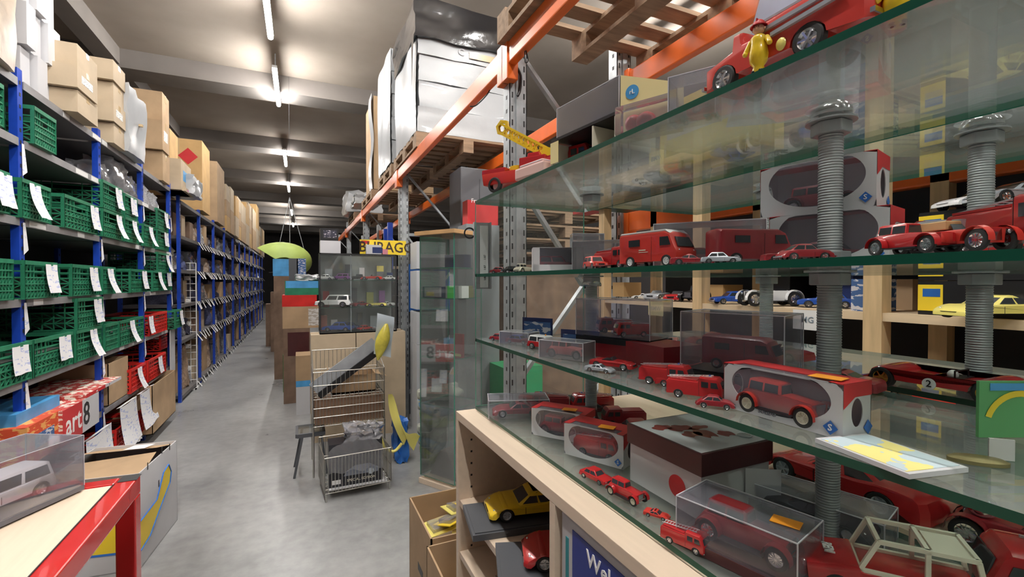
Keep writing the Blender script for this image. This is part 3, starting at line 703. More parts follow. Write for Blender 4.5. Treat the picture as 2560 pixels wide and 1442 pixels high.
# ------------------------------------------------------------ model vehicles
MESH = {}; HY = {}
def rect_side(m, x0, x1, z0, z1, y, t=0, mi=0, x0b=None, x1b=None):
    x0b = x0 if x0b is None else x0b; x1b = x1 if x1b is None else x1b
    for s in (-1, 1):
        m.loft([[(x0b, s * (y - .002), z0), (x1b, s * (y - .002), z0), (x1, s * (y - t - .002), z1), (x0, s * (y - t - .002), z1)],
                [(x0b, s * (y + .003), z0), (x1b, s * (y + .003), z0), (x1, s * (y - t + .003), z1), (x0, s * (y - t + .003), z1)]], mi)
STY = {
 'sedan': dict(top=[(.5, .10), (.49, .145), (.42, .17), (.22, .19), (-.3, .195), (-.47, .18), (-.5, .12)], W=.40, wx=(.30, -.29), r=.072, gc=.05, cab=(.20, -.34, .19, .06, -.22, .315)),
 'sports': dict(top=[(.5, .065), (.495, .085), (.47, .105), (.42, .128), (.36, .15), (.30, .158), (.2, .162), (0, .168), (-.15, .175), (-.26, .192), (-.36, .192), (-.45, .182), (-.485, .16), (-.5, .11)], W=.44, wx=(.31, -.28), r=.075, gc=.03, cab=(.19, -.33, .160, .01, -.10, .268)),
 'roadster': dict(top=[(.5, .08), (.48, .12), (.3, .16), (.05, .18), (-.35, .185), (-.48, .16), (-.5, .1)], W=.42, wx=(.32, -.3), r=.078, gc=.035, cab=None),
 'suv': dict(top=[(.5, .10), (.49, .17), (.24, .215), (-.46, .22), (-.5, .14)], W=.42, wx=(.31, -.30), r=.085, gc=.06, cab=(.22, -.47, .21, .10, -.43, .37)),
 'vintage': dict(top=[(.42, .14), (.42, .24), (.1, .27), (-.38, .26), (-.45, .16)], W=.26, wx=(.36, -.30), r=.105, gc=.09, cab=(.06, -.36, .26, .03, -.33, .40), fen=True),
 'phaeton': dict(top=[(.40, .13), (.41, .24), (.08, .25), (-.2, .25), (-.42, .24), (-.46, .14)], W=.22, wx=(.37, -.28), r=.115, gc=.09, cab=None, fen=True, screen=True),
 'van': dict(top=[(.5, .10), (.5, .2), (.46, .26), (.38, .42), (.3, .46), (-.48, .46), (-.5, .44), (-.5, .12)], W=.40, wx=(.34, -.28), r=.075, gc=.05, cab=None, van=True),
 'truck': dict(top=[(.5, .10), (.5, .24), (.44, .38), (.4, .42), (.1, .42), (.08, .34), (-.46, .34), (-.5, .3), (-.5, .12)], W=.36, wx=(.33, -.27), r=.08, gc=.06, cab=None, tr=True),
 'vfire': dict(top=[(.5, .08), (.5, .19), (.27, .235), (.26, .33), (.22, .33), (.21, .25), (.08, .25), (.06, .31), (-.47, .33), (-.5, .3), (-.5, .1)], W=.34, wx=(.34, -.2), r=.085, gc=.05, cab=None, vf=True),
 'beetle': dict(top=[(.48, .08), (.46, .14), (.36, .2), (.2, .22), (-.2, .22), (-.36, .2), (-.46, .12), (-.48, .08)], W=.38, wx=(.28, -.28), r=.078, gc=.05, cab=(.2, -.34, .2, .06, -.16, .33)),
 'racer': dict(top=[(.52, .045), (.5, .07), (.3, .13), (.12, .12), (-.06, .12), (-.3, .15), (-.46, .15), (-.5, .08)], W=.44, wx=(.33, -.29), r=.082, gc=.02, cab=None),
}
def sty_meshes(style):
    if style in MESH: return MESH[style]
    S = STY[style]; W = S['W']; r = S['r']; gc = S['gc']; top = S['top']; x_f, x_b = top[0][0], top[-1][0]
    arch = []
    for wx in sorted(S['wx']):
        arch += [(wx + (r * 1.16) * math.cos(t), max(gc, r + r * 1.16 * math.sin(t))) for t in [math.pi - i * math.pi / 8 * 1.0 for i in range(9)]]
    bot = [(x_b, gc + .01)] + arch + [(x_f, gc + .01)]
    if S.get('fen'): bot = [(x_b, gc), (x_f, gc)]
    poly = bot + list(top)
    if S['cab'] is None and not S.get('van') and not S.get('tr'):
        pass
    cz = sum(p[1] for p in poly) / len(poly); zmax = max(p[1] for p in poly)
    def ring(y, k, dz):
        q = {.975: .35, .99: .7}.get(k, 1) if not S.get('fen') else 1; e0 = .40 if q < 1 else 1
        if S.get('van') or S.get('tr'): q = (q + 1.4) / 2.4
        return [(math.copysign(e0 + (abs(x) - e0) * q, x) if abs(x) > e0 else x, y, z if z < gc + .02 else gc + (z - gc) * (1 - dz)) for x, z in poly]
    g = .05
    rings = [ring(-W / 2, .975, .10), ring(-W * .485, .99, .045), ring(-W * .40, 1, .0), ring(-W * .2, 1.0, -.02), ring(W * .2, 1.0, -.02), ring(W * .40, 1, .0), ring(W * .485, .99, .045), ring(W / 2, .975, .10)]
    body = MB().loft(rings)
    out = {}
    if S.get('tr'): body.box(-.44, .05, -W * .42, W * .42, .34, .36)
    if style in ('roadster', 'phaeton', 'racer'):
        body.box(-.2 if style != 'racer' else -.1, -.01, -W * .33, W * .33, S['top'][3][1] - .002 if style != 'phaeton' else .25, S['top'][3][1] + .016 if style != 'phaeton' else .268, 1)
    if S.get('fen'):
        for wx in S['wx']:
            for s in (-1, 1):
                y0, y1 = s * W * .52, s * W * .86
                R1 = r * 1.22
                pts = [(wx + R1 * math.cos(t), r + R1 * math.sin(t)) for t in [R(-5) + i * R(185) / 9 for i in range(10)]]
                a = [(x, y0, z) for x, z in pts]; b = [(x, y1, z) for x, z in pts]; a2 = [(x, y0, z + .012) for x, z in pts]; b2 = [(x, y1, z + .006) for x, z in pts]
                n = len(pts)
                body.add(a + b + a2 + b2, [(i, i + 1, n + i + 1, n + i) for i in range(n - 1)] + [(2 * n + i, 3 * n + i, 3 * n + i + 1, 2 * n + i + 1) for i in range(n - 1)] + [(n + i, n + i + 1, 3 * n + i + 1, 3 * n + i) for i in range(n - 1)])
        for s in (-1, 1): body.box(S['wx'][1] + r, S['wx'][0] - r, min(s * W * .5, s * W * .84), max(s * W * .5, s * W * .84), .075, .087, 1)
        body.box(-.1, .3, -W * .3, W * .3, .07, .1, 1)
    out['body'] = (body, [None, black], 35)
    win = MB(); cab = None
    if S['cab']:
        xf, xb, zb, tf, tb, zt = S['cab']; wb, wt = W * .46, W * .36
        cab = MB(); zs = zt - .018
        def cr(z, xf_, xb_, w_):
            c1 = .035 if style in ('sports', 'beetle') else .02; o_ = []
            for cx_, cy_, a0 in ((xb_ + c1, -w_ + c1, 180), (xf_ - c1, -w_ + c1, 270), (xf_ - c1, w_ - c1, 0), (xb_ + c1, w_ - c1, 90)):
                o_ += [(cx_ + c1 * math.cos(R(a0 + 30 * i)), cy_ + c1 * math.sin(R(a0 + 30 * i)), z) for i in range(4)]
            return o_
        cab.loft([cr(zb - .01, xf, xb, wb), cr(zs, tf + .02, tb - .02, wt), cr(zt - .004, tf - .01, tb + .01, wt * .93), cr(zt, tf - .05, tb + .05, wt * .7)])
        f = .82
        def lerp(a, b, t): return a + (b - a) * t
        for s in (-1, 1):
            for (u0, u1) in ((.07, .47), (.53, .93)):
                z0_, z1_ = zb + .012, lerp(zb, zs, .86)
                def pt(u, z, o):
                    k = (z - zb + .01) / (zs - zb + .01); a_ = lerp(xb, tb - .02, k); b2_ = lerp(xf, tf + .02, k)
                    return (lerp(a_, b2_, u), s * (lerp(wb, wt, k) + o), z)
                win.loft([[pt(u0, z0_, -.003), pt(u1, z0_, -.003), pt(u1, z1_, -.003), pt(u0, z1_, -.003)], [pt(u0, z0_, .003), pt(u1, z0_, .003), pt(u1, z1_, .003), pt(u0, z1_, .003)]])
        for (xa, xc, sg) in ((xf, tf + .02, 1), (xb, tb - .02, -1)):
            z0_, z1_ = zb + .01, lerp(zb, zs, .88)
            def q(v, y, o):
                k = (v - zb + .01) / (zs - zb + .01); return (lerp(xa, xc, k) + sg * o, y * lerp(wb, wt, k), v)
            win.loft([[q(z0_, -.8, -.004), q(z0_, .8, -.004), q(z1_, .8, -.004), q(z1_, -.8, -.004)], [q(z0_, -.8, .004), q(z0_, .8, .004), q(z1_, .8, .004), q(z1_, -.8, .004)]])
    if S.get('van'):
        rect_side(win, .24, .37, .27, .38, W * .512, 0.0, 0, .24, .41)
        rect_side(win, -.3, -.1, .28, .37, W * .512, 0)
        win.loft([[(.475, -.15, .25), (.475, .15, .25), (.41, .13, .375), (.41, -.13, .375)], [(.485, -.15, .252), (.485, .15, .252), (.42, .13, .377), (.42, -.13, .377)]])
    if S.get('tr'):
        rect_side(win, .30, .40, .25, .35, W * .512, 0, 0, .30, .43); rect_side(win, .14, .26, .25, .35, W * .512, 0)
        win.loft([[(.49, -.14, .25), (.49, .14, .25), (.455, .13, .36), (.455, -.13, .36)], [(.50, -.14, .252), (.50, .14, .252), (.465, .13, .362), (.465, -.13, .362)]])
    if S.get('vf'): win.loft([[(.265, -.14, .24), (.265, .14, .24), (.262, .13, .325), (.262, -.13, .325)], [(.27, -.14, .24), (.27, .14, .24), (.267, .13, .325), (.267, -.13, .325)]])
    if style in ('roadster', 'phaeton', 'racer'):
        x_, z_ = (.04, .18) if style == 'roadster' else ((.06, .25) if style == 'phaeton' else (.06, .12)); h_ = .07 if style != 'racer' else .035
        win.loft([[(x_, -W * .36, z_), (x_, W * .36, z_), (x_ - .05, W * .3, z_ + h_), (x_ - .05, -W * .3, z_ + h_)], [(x_ + .006, -W * .36, z_), (x_ + .006, W * .36, z_), (x_ - .044, W * .3, z_ + h_), (x_ - .044, -W * .3, z_ + h_)]])
    if cab: out['cabin'] = (cab, [None], 30)
    out['window'] = (win, [darkwin], None)
    wh = MB(); ww = .042 if not S.get('fen') else .03; ww = .06 if style == 'racer' else ww
    wh.lathe([(r * .62, -ww), (r * .9, -ww), (r, -ww * .7), (r, ww * .2), (r * .9, ww * .35), (r * .64, ww * .35)], 24, 0, ax='y')
    rm = MB()
    rm.lathe([(0, ww * .02), (r * .16, ww * .2), (r * .18, ww * .05), (r * .5, ww * .02), (r * .66, ww * .34)], 24, 0, ax='y')
    for i in range(6 if not S.get('fen') else 12):
        a = 2 * math.pi * i / (6 if not S.get('fen') else 12); rm.bar((0, ww * .15, 0), (r * .6 * math.cos(a), ww * .2, r * .6 * math.sin(a)), r * (.13 if not S.get('fen') else .04), .01, 0, up=(0, 1, 0))
    out['wheel'] = (wh, [tyre], 30); out['rim'] = (rm, [None], 30)
    tr = MB(); tr2 = MB(); zf = top[0][1]
    bw = W * .48
    if style in ('sedan', 'suv', 'van', 'truck', 'beetle', 'vintage', 'vfire'):
        tr.box(x_f - .005, x_f + .018, -bw, bw, gc + .02, gc + .045); tr2.box(x_b - .018, x_b + .005, -bw, bw, gc + .02, gc + .045)
    if style in ('vintage', 'phaeton'): tr.box(x_f - .01, x_f + .012, -W * .3, W * .3, .11, top[1][1] - .005)
    hy = W * .34 if not S.get('fen') else W * .62; hz = {'van': .2, 'truck': .19, 'vfire': .15, 'vintage': .2, 'phaeton': .2}.get(style, .125); hr = .022 if not S.get('fen') else .03
    out['front_bumper' if style not in ('phaeton',) else 'radiator'] = (tr, [chrome], None); out['rear_bumper'] = (tr2, [chrome], None)
    gm = MB()
    if style not in ('vintage', 'phaeton', 'racer'):
        gm.box(x_f - .02, x_f + .004, -W * .2, W * .2, gc + .05, min(gc + .085, top[1][1]))
        for s in (-1, 1): gm.box(-.005 + .1, .0 + .1, min(s * W * .495, s * W * .503), max(s * W * .495, s * W * .503), gc + .03, top[-3][1] * .8 if not (S.get('van') or S.get('tr')) else .4)
    out['grille'] = (gm, [black], None)
    hl = MB(); hx = {'sports': .44, 'roadster': .455, 'racer': .40, 'vintage': .42, 'phaeton': .43}.get(style, x_f - .012)
    hzz = {'sports': .108, 'roadster': .118, 'racer': .09}.get(style, hz)
    hl.ball((hx, hy, hzz), hr, 0, 8, (.6, 1, .8)); HY[style] = hy
    out['headlight'] = (hl, [sil], 40)
    res = {}
    for k, (mb, mts, sm) in out.items():
        if not mb.v: continue
        o = mb.build(k, [x or red for x in mts], None, smooth=sm or 20); res[k] = (o.data, mts); bpy.data.objects.remove(o)
    MESH[style] = res; return res
CM = {}
def car(label, x, y, z, L, col, style='sedan', rz=0, group=None, rim=None, roof=None, cat='model car', name='model_car', full=True):
    res = sty_meshes(style); S = STY[style]
    t = thing(name, label, cat, (x, y, z), R(rz), group, L)
    for k, (me, mts) in res.items():
        if k == 'rim': continue
        c = {'cabin': roof or col}.get(k, col)
        key = (style, k, c.name)
        if key not in CM:
            m2 = me.copy()
            for i, mt in enumerate(mts):
                if mt is None: m2.materials[i] = c
            CM[key] = m2
        if k == 'wheel':
            for wx in S['wx']:
                for s in (-1, 1):
                    o = bpy.data.objects.new('wheel', CM[key]); C.objects.link(o); o.parent = t
                    o.location = (wx, s * S['W'] * (.47 if not S.get('fen') else .72), S['r']); o.rotation_euler = (0, 0, 0 if s > 0 else math.pi)
                    q = bpy.data.objects.new('wheel_rim', rimmesh(res, style, rim or chrome)); C.objects.link(q); q.parent = o
        else:
            o = bpy.data.objects.new(k, CM[key]); C.objects.link(o); o.parent = t
            if k == 'headlight': o = bpy.data.objects.new(k, CM[key]); C.objects.link(o); o.parent = t; o.location = (0, -2 * HY[style], 0)
    return t
def rimmesh(res, style, c):
    key = (style, 'rim', c.name)
    if key not in CM:
        m2 = res['rim'][0].copy(); m2.materials[0] = c; CM[key] = m2
    return CM[key]
def ladder(t, x0, x1, z, w=.1, m=None, slope=0, y=0):
    mb = MB()
    for s in (-1, 1): mb.bar((x0, y + s * w / 2, z), (x1, y + s * w / 2, z + slope), .014, .014)
    k = 12
    for i in range(k):
        f = (i + .5) / k; xx = x0 + (x1 - x0) * f; mb.bar((xx, y - w / 2, z + slope * f), (xx, y + w / 2, z + slope * f), .008)
    return mb.build('ladder', m or sil, t)
def beacon(t, x, z, m=None): return MB().lathe([(0, 0), (.02, 0), (.02, .02), (.012, .035), (0, .038)], 12, o=(x, 0, z)).build('roof_beacon', m or blu, t, smooth=40)
def plinth(label, x, y, z, L, W_, rz=0, m=None, h=.012, group=None):
    o = MB().box(-L / 2, L / 2, -W_ / 2, W_ / 2, 0, h).box(-L / 2 + .006, L / 2 - .006, -W_ / 2 + .006, W_ / 2 - .006, h, h + .002).build('display_plinth', m or black, None); o.location = (x, y, z); o.rotation_euler = (0, 0, R(rz)); tag(o, label, 'plinth', group); return o
def acase(label, x, y, z, L, W_, h, rz=0, m=None, base=None, group=None):
    """clear cover: five thin walls, open below"""
    t = thing('clear_case', label, 'display case', (x, y, z), R(rz), group); a, b, k = L / 2, W_ / 2, .0015
    mb = MB(); mb.box(-a, a, -b, -b + k, 0, h).box(-a, a, b - k, b, 0, h).box(-a, -a + k, -b, b, 0, h).box(a - k, a, -b, b, 0, h).box(-a, a, -b, b, h - k, h)
    mb.build('cover', m or acryl, t)
    e = MB()
    for s in (-1, 1):
        for q in (-1, 1):
            e.bar((s * a, q * b, 0), (s * a, q * b, h), .0012)
        e.bar((s * a, -b, h), (s * a, b, h), .0012); e.bar((-a, s * b, h), (a, s * b, h), .0012)
    e.build('cover_edge', mat('acrylic_edge', (.6, .6, .65), .3), t)
    if base: MB().box(-a, a, -b, b, -.006, -.0005).build('case_base', base, t)
    return t
def wbox(label, x, y, z, w_, d, h, rz=0, group='window boxes with an oval opening in the display', logo=True, rim=None):
    """white and red card box, oval window in the long front (-y), round hole in the end (-x)"""
    t = thing('window_box', label, 'toy box', (x, y, z), R(rz), group); k = .0008; N = 48
    def panel(pl, W2, H2, cx, cz, rx, rzz, mi, y_, ax):
        vs = []; fs = []
        for i in range(N):
            a = 2 * math.pi * (i + .5) / N; c_, s_ = math.cos(a), math.sin(a)
            ex, ez = cx + rx * c_, min(max(cz + rzz * s_, .002), H2 - .002)
            dx = (W2 - cx if c_ > 0 else cx); dzv = (H2 - cz if s_ > 0 else cz)
            f = min(dx / max(abs(c_), 1e-6), dzv / max(abs(s_), 1e-6)); bx, bz = cx + f * c_, cz + f * s_
            for o_ in (0, k): vs += [(ex, o_, ez), (bx, o_, bz)]
        for i in range(N):
            j = (i + 1) % N; a, b = i * 4, j * 4
            fs += [(a, a + 1, b + 1, b), (a + 2, b + 2, b + 3, a + 3), (a, b, b + 2, a + 2)]
        # corners
        if ax == 'y': vs = [(u - W2 / 2, y_ + o, v) for u, o, v in vs]
        else: vs = [(y_ + o, u - W2 / 2, v) for u, o, v in vs]
        pl.add(vs, fs, mi)
        for (cu, cv, i0) in ((W2, H2, N // 8), (0, H2, 3 * N // 8), (0, 0, 5 * N // 8), (W2, 0, 7 * N // 8)): pass
    m = MB(); panel(m, w_, h, w_ * .5, h * .62, w_ * .42, h * .5, 0, -d / 2, 'y'); m.build('front_panel', white, t)
    for s in (-1, 1):
        m = MB(); panel(m, d, h, d * .5, h * .45, d * .2, h * .26, 0, s * w_ / 2 - (k if s > 0 else 0), 'x'); m.build('end_panel', white, t)
        MB().add([(s * (w_ / 2 + .0006), -d / 2, h * .55), (s * (w_ / 2 + .0006), -d / 2, h), (s * (w_ / 2 + .0006), d / 2, h), (s * (w_ / 2 + .0006), d / 2, h * .74), (s * (w_ / 2 + .0006), -d * .1, h * .74)], [(0, 1, 2, 3, 4)]).build('red_end_print', redcard, t)
    MB().box(-w_ / 2, w_ / 2, -d / 2 + k, d / 2, 0, k).box(-w_ / 2, w_ / 2, d / 2 - k, d / 2, 0, h).build('tray', white, t)
    MB().box(-w_ / 2, w_ / 2, -d * .12, d / 2, h - k, h).box(-w_ / 2, -w_ * .4, -d / 2, -d * .12, h - k, h).box(w_ * .4, w_ / 2, -d / 2, -d * .12, h - k, h).build('red_top', redcard, t)
    MB().box(-w_ * .46, w_ * .46, -d / 2 + .001, -d / 2 + .0015, h * .12, h * .97).box(-w_ * .42, w_ * .42, -d / 2, -d * .12, h - .0015, h - .001).build('window_film', film if False else acryl, t)
    if logo:
        MB().box(-.005, .005, 0, .0004, -.005, .005, mt=Matrix.Rotation(R(45), 4, 'Y')).build('logo', bluecard, t).location = (w_ * .42, -d / 2 - .0012, h * .18)
        text('logo_letter', 'S', .009, stickw, t, (w_ * .42, -d / 2 - .0016, h * .18), FNY)
        MB().box(0, .0004, -.005, .005, -.005, .005, mt=Matrix.Rotation(R(45), 4, 'X')).build('logo', bluecard, t).location = (w_ / 2 + .0008, d * .36, h * .16)
    return t
def sticker(t, x, y, z, a=.015, b=.01, m=None, rx=0): o = MB().box(-a, a, -b, b, 0, .0006).build('price_sticker', m or orangest, t); o.location = (x, y, z); o.rotation_euler = (rx, 0, .15); return o
# ------------------------------------------------------------ pine shelving behind the display
pyY = [YA(1510, 1.4), YA(1754, 1.4), YA(2205, 1.4), -.1]
ps = thing('pine_shelving', 'pine post shelving carrying boxed and loose model cars behind the glass', 'shelving', (1.4, -.4, 0))
for i, y in enumerate(pyY):
    MB().box(0, .045, y + .4, y + .4 + .045, 0, 2.25).build('post', pine, ps)
    MB().box(.34, .385, y + .4, y + .4 + .045, 0, 2.25).build('post', pine, ps)
Zs = [2.0, 1.468, 1.225, .9]
for z in Zs:
    for a, b in zip(pyY, pyY[1:]):
        b2, a2 = a + .4 , b + .4 + .045
        MB().box(.004, .38, a2, b2, z - .022, z).build('shelf_board', pineh, ps)
MB().box(.385, .39, 0, 2.3, 0, 2.0).build('back_panel', mat('dark_back_shade', (.012, .016, .022), .8), ps)  # dark sheet added in place of the unlit depth behind the shelves
# ------------------------------------------------------------ bottom level of the display
e = .0006
zb = ZB + e
gB = 'model vehicles on the bottom glass'
def toytruck(label, x, y, z, L, col, rz, lad=True, group=None, bea=True, m=None, ladc=None):
    t = car(label, x, y, z, L, col, 'truck', rz, group, cat='model truck', name='model_truck')
    if lad: ladder(t, -.5, .3, .365, .13, ladc or sil, .075)
    if bea: beacon(t, .25, .42)
    return t
def pick(label, x, y, z, L, col, rz, group=None):
    t = car(label, x, y, z, L, col, 'sedan', rz, group); MB().box(-.46, -.1, -.16, .16, .19, .25).build('cargo_cover', col, t, bevel=.01); return t
x, y = .50, 1.05; car('dark red glossy coupe at the far end of the bottom glass', x, y, zb, .13, redd, 'sports', 160, gB)
acase('clear cover over dark red coupe at far left of bottom glass', x, y, zb, .15, .075, .045, 160)
toytruck('small red fire engine behind the dark red coupe on bottom glass', .60, 1.06, zb, .10, redd, 150, group=gB)
t = wbox('left one of two oval window boxes on bottom glass', .522, .865, zb, .125, .06, .06, -55)
car('dark red saloon inside the left oval window box', .518, .868, zb + .002, .10, redd, 'vintage', -55, gB, full=False)
sticker(t, .02, -.01, .0615)
t = wbox('right oval window box on bottom glass, beside the white lidded box', .522, .728, zb, .125, .06, .062, -64)
toytruck('orange red fire engine inside the right oval window box', .519, .728, zb + .002, .095, redo, -64, group=gB)
sticker(t, .02, -.01, .0635)
car('dark estate car behind the left oval window box', .60, .93, zb, .10, maroon, 'suv', 150, gB)
pick('red pickup with cover behind the two oval boxes', .66, .80, zb, .11, redd, 155, gB)
toytruck('small red truck at the back of the bottom glass, far from camera', .69, 1.0, zb, .11, red, 165, group=gB)
car('red hatchback in a clear blister behind the lidded box', .70, .68, zb, .11, red, 'beetle', 155, gB)
# white box with dark lid
lb = thing('lidded_box', 'white gift box with maroon lid and round red hole in its side', 'toy box', (.508, .47, zb), 0)
lw, ll, lh = .14, .152, .064
MB().box(0, lw, 0, ll, 0, lh).build('box_body', white, lb)
MB().box(-.004, lw + .004, -.004, ll + .004, lh, lh + .032).build('lid', maroon, lb, bevel=.001)
MB().box(.0, lw, .0, ll, lh + .0322, lh + .0326).build('picture_panel', white, lb)
MB().lathe([(0, -.0008), (.0165, -.0008), (.0165, 0), (0, 0)], 28, o=(0, .045, .032), ax='x').build('round_window', redcard, lb)
pc = MB()
for (a, b, r1, r2) in ((.03, .11, .018, .012), (.055, .095, .022, .014), (.07, .06, .016, .02), (.05, .065, .018, .012), (.10, .045, .014, .012), (.085, .085, .02, .008)):
    pc.add([(a + r1 * math.cos(t_), b + r2 * math.sin(t_) * (1 + .3 * math.sin(5 * t_)), lh + .033) for t_ in [2 * math.pi * i / 18 for i in range(18)]], [tuple(range(18))])
pc.build('printed_picture', redd, lb)
MB().ball((.118, .025, lh + .0335), .011, 0, 10, (1, 1, .08)).build('silver_print', sil, lb)
MB().add([(lw * .6, -.004, lh * .3), (lw * .9, -.03, lh * .3), (lw * .9, -.03, lh * .98), (lw * .6, -.004, lh * .98)], [(0, 1, 2, 3)]).build('open_flap', white, lb)
car('small red pickup nearest the lidded box, by the front glass', *P(1490, 1200, Z=ZB).xy, zb, .06, red, 'sedan', -78, gB)
car('small red car with cream bumper just in front of the small red pickup', *P(1565, 1245, Z=ZB).xy, zb, .068, red, 'vintage', -80, gB, rim=cream)
car('tiny red car alone on bottom glass before the lidded box', *P(1642, 1292, Z=ZB).xy, zb, .036, redo, 'sports', -60, gB)
toytruck('red fire truck with white ladder by the front glass edge', *P(1712, 1365, Z=ZB).xy, zb, .058, red, -72, group=gB, ladc=whi, bea=False)
t = acase('long clear case with orange price sticker on bottom glass', .49, .385, zb + .012, .14, .075, .05, -76)
sticker(t, .045, .0, .0505)
plinth('dark base under the long clear case', .49, .385, zb, .142, .077, -76, maroon)
car('long dark vintage car in the case with orange sticker', .49, .385, zb + .0145, .12, redd, 'vintage', -76, gB)
t = acase('clear case lying behind the one with the orange sticker', .655, .40, zb, .16, .07, .04, -75); t2 = car('black low sports car under the rear clear case', .655, .40, zb, .13, black, 'sports', -75, gB)
car('small orange red car with white price tag beside the black sports car', .635, .505, zb, .05, redo, 'sedan', 150, gB)
# open jeep with white cage
jp = thing('model_jeep', 'red open jeep model with white roll cage at bottom right', 'model jeep', (.565, .272, zb), R(128), gB)
m = MB(); m.prism([(-.07, .016), (.075, .016), (.077, .035), (.03, .042), (.028, .036), (-.07, .036)], -.03, .03); m.build('body', red, jp, bevel=.003, smooth=40)
cg = MB(); A = .004
P4 = [(-.068, .062), (.018, .062)]
for s in (-.026, .026):
    cg.bar((.03, s, .036), (.014, s, .07), A); cg.bar((.014, s, .07), (-.062, s, .07), A); cg.bar((-.062, s, .07), (-.069, s, .036), A); cg.bar((-.025, s, .07), (-.025, s, .036), A); cg.bar((.03, s, .037), (-.069, s, .037), A)
for xx, zz in ((.014, .07), (-.062, .07), (-.025, .07), (.03, .038)): cg.bar((xx, -.026, zz), (xx, .026, zz), A)
cg.box(-.062, -.03, -.022, .022, .068, .070)
cg.build('roll_cage', cream, jp)
MB().add([(.029, -.025, .038), (.029, .025, .038), (.015, .024, .067), (.015, -.024, .067)], [(0, 1, 2, 3)]).build('windscreen', pane, jp)
text('bonnet_lettering', 'REN', .014, stickw, jp, (.054, 0, .0405), (0, -.1, math.pi / 2), .0008)
wheelme = sty_meshes('suv')['wheel'][0]; rimme = rimmesh(sty_meshes('suv'), 'suv', chrome)
for wx in (.048, -.045):
    for s in (-1, 1):
        o = bpy.data.objects.new('wheel', wheelme); C.objects.link(o); o.parent = jp; o.scale = (.17,) * 3; o.location = (wx, s * .028, .0145); o.rotation_euler = (0, 0, 0 if s > 0 else math.pi); q = bpy.data.objects.new('wheel_rim', rimme); C.objects.link(q); q.parent = o
for s in (-1, 1): MB().ball((.077, s * .02, .028), .005, 0, 8).build('headlight', chrome, jp, smooth=60)
# big red vehicles on the right of the bottom level
t = toytruck('big red fire truck at the bottom right corner of the photo', .69, .16, zb, .17, red, 125, True, gB)
t = car('large red saloon under the lower glass, right of the grey rod', .80, .44, ZB + e, .245, red, 'sports', 90, gB, rim=sil)
t = car('red car at the right photo edge beyond the open jeep', .80, .235, ZB + e, .15, redd, 'phaeton', 100, gB)
MB().ball((.3, 0, .32), .10, 0, 14).build('chrome_dome', chrome, t, smooth=60)
wb_ = MB().box(.745, 1.13, -.4, 1.1, ZB - .02, ZB).build('display_board', lamin); tag(wb_, 'pale board under the red saloon at the back of the display', 'board')
bx = MB().box(.0, .36, 0, 1.4, 0, ZB - .0205).box(-.006, 0, 0, 1.4, .02, .06, 0).build('dark_counter', gunm); bx.location = (.765, -.35, 0); tag(bx, 'dark counter hidden behind the birch cabinet, carrying the rear board', 'counter')
# ------------------------------------------------------------ lower glass shelf
zl = ZL + e; gL = 'model vehicles on the lower glass shelf'
t = car('small red pickup with white roof and orange beacon on lower shelf', .50, .905, zl, .085, red, 'suv', -70, gL, roof=whi); beacon(t, 0, .37, orangest)
MB().box(.3, .32, -.35, -.2, .1, .3).build('price_tag', tagw, t)
acase('clear blister on blue card left of the white roofed pickup', .49, 1.02, zl, .085, .05, .03, -60, film)
car('striped red and blue car inside the leftmost blister', .49, 1.02, zl, .07, redd, 'sedan', -60, gL, roof=blu)
o = MB().box(-.045, .045, 0, .002, 0, .06).box(-.04, .04, -.0005, 0, .01, .05, 1).build('blue_backing_card', [navy, busyblue]); o.location = (.55, 1.04, zl); o.rotation_euler = (0, 0, R(-60)); tag(o, 'dark blue backing card standing left of the white roofed pickup', 'card')
o = MB().box(-.045, .045, 0, .002, 0, .05).box(-.04, .04, -.0005, 0, .01, .04, 1).build('blue_backing_card', [navy, busyblue]); o.location = (.535, .82, zl); o.rotation_euler = (0, 0, R(-60)); tag(o, 'blue backing card right of the white roofed pickup on lower shelf', 'card')
acase('clear blister over a pinkish car, centre of the lower shelf', .485, .79, zl, .10, .05, .035, -62, film)
car('pinkish red car in the blister at the centre of lower shelf', .485, .79, zl, .085, mat('pinkish_red', (.7, .16, .15), .4), 'vintage', -62, gL)
car('red roadster without cover behind the pink blister', .50, .66, zl, .08, red, 'roadster', -60, gL)
o = carton('dark crimson box lying on lower shelf left of the grey rod', .56, .65, .60, .70, zl, zl + .04, redd, tp=False, name='toy_box', cat='toy box')
t = acase('long clear case with red trucks on the lower shelf, left one', .60, .76, zl + .042, .17, .09, .075, -70)
plinth('dark base of the left long clear case on lower shelf', .60, .76, zl + .028, .17, .09, -70); plinth('lower dark base beneath the left long clear case', .60, .76, zl + .0, .16, .085, -70, redd, .0275)
toytruck('dark red fire engine on the left in the long clear case', .61, .80, zl + .044, .075, redd, 160, group=gL)
toytruck('red lorry with ladder in the middle of the long clear case', .595, .725, zl + .044, .07, red, 165, group=gL)
t = acase('tall clear case with a dark red van, right of the long clear case', .62, .50, zl + .0145, .15, .085, .09, -72)
plinth('black base of the tall clear case on the lower shelf', .62, .50, zl, .15, .085, -72)
car('dark red delivery van inside the tall clear case', .62, .495, zl + .0167, .11, redd, 'van', -72, gL, cat='model van', name='model_van')
t = toytruck('red fire engine in front of the grey rod on lower shelf', .49, .52, zl, .075, red, -65, group=gL)
t = toytruck('red and white fire engine with ladder before the oval window box', .47, .445, zl, .07, red, -60, group=gL, ladc=whi)
car('dark red coupe with silver rims behind the left grey rod', .70, .40, zl, .10, redd, 'sports', 100, gL)
t = wbox('large oval window box with orange sticker on the lower shelf', .492, .332, zl, .135, .046, .054, -90, rim=1)
text('front_print', 'SOLIDO', .006, mat('grey_print', (.25, .25, .28), .6), t, (-.01, -.0242, .0065), FNY)
sticker(t, .045, -.008, .0552)
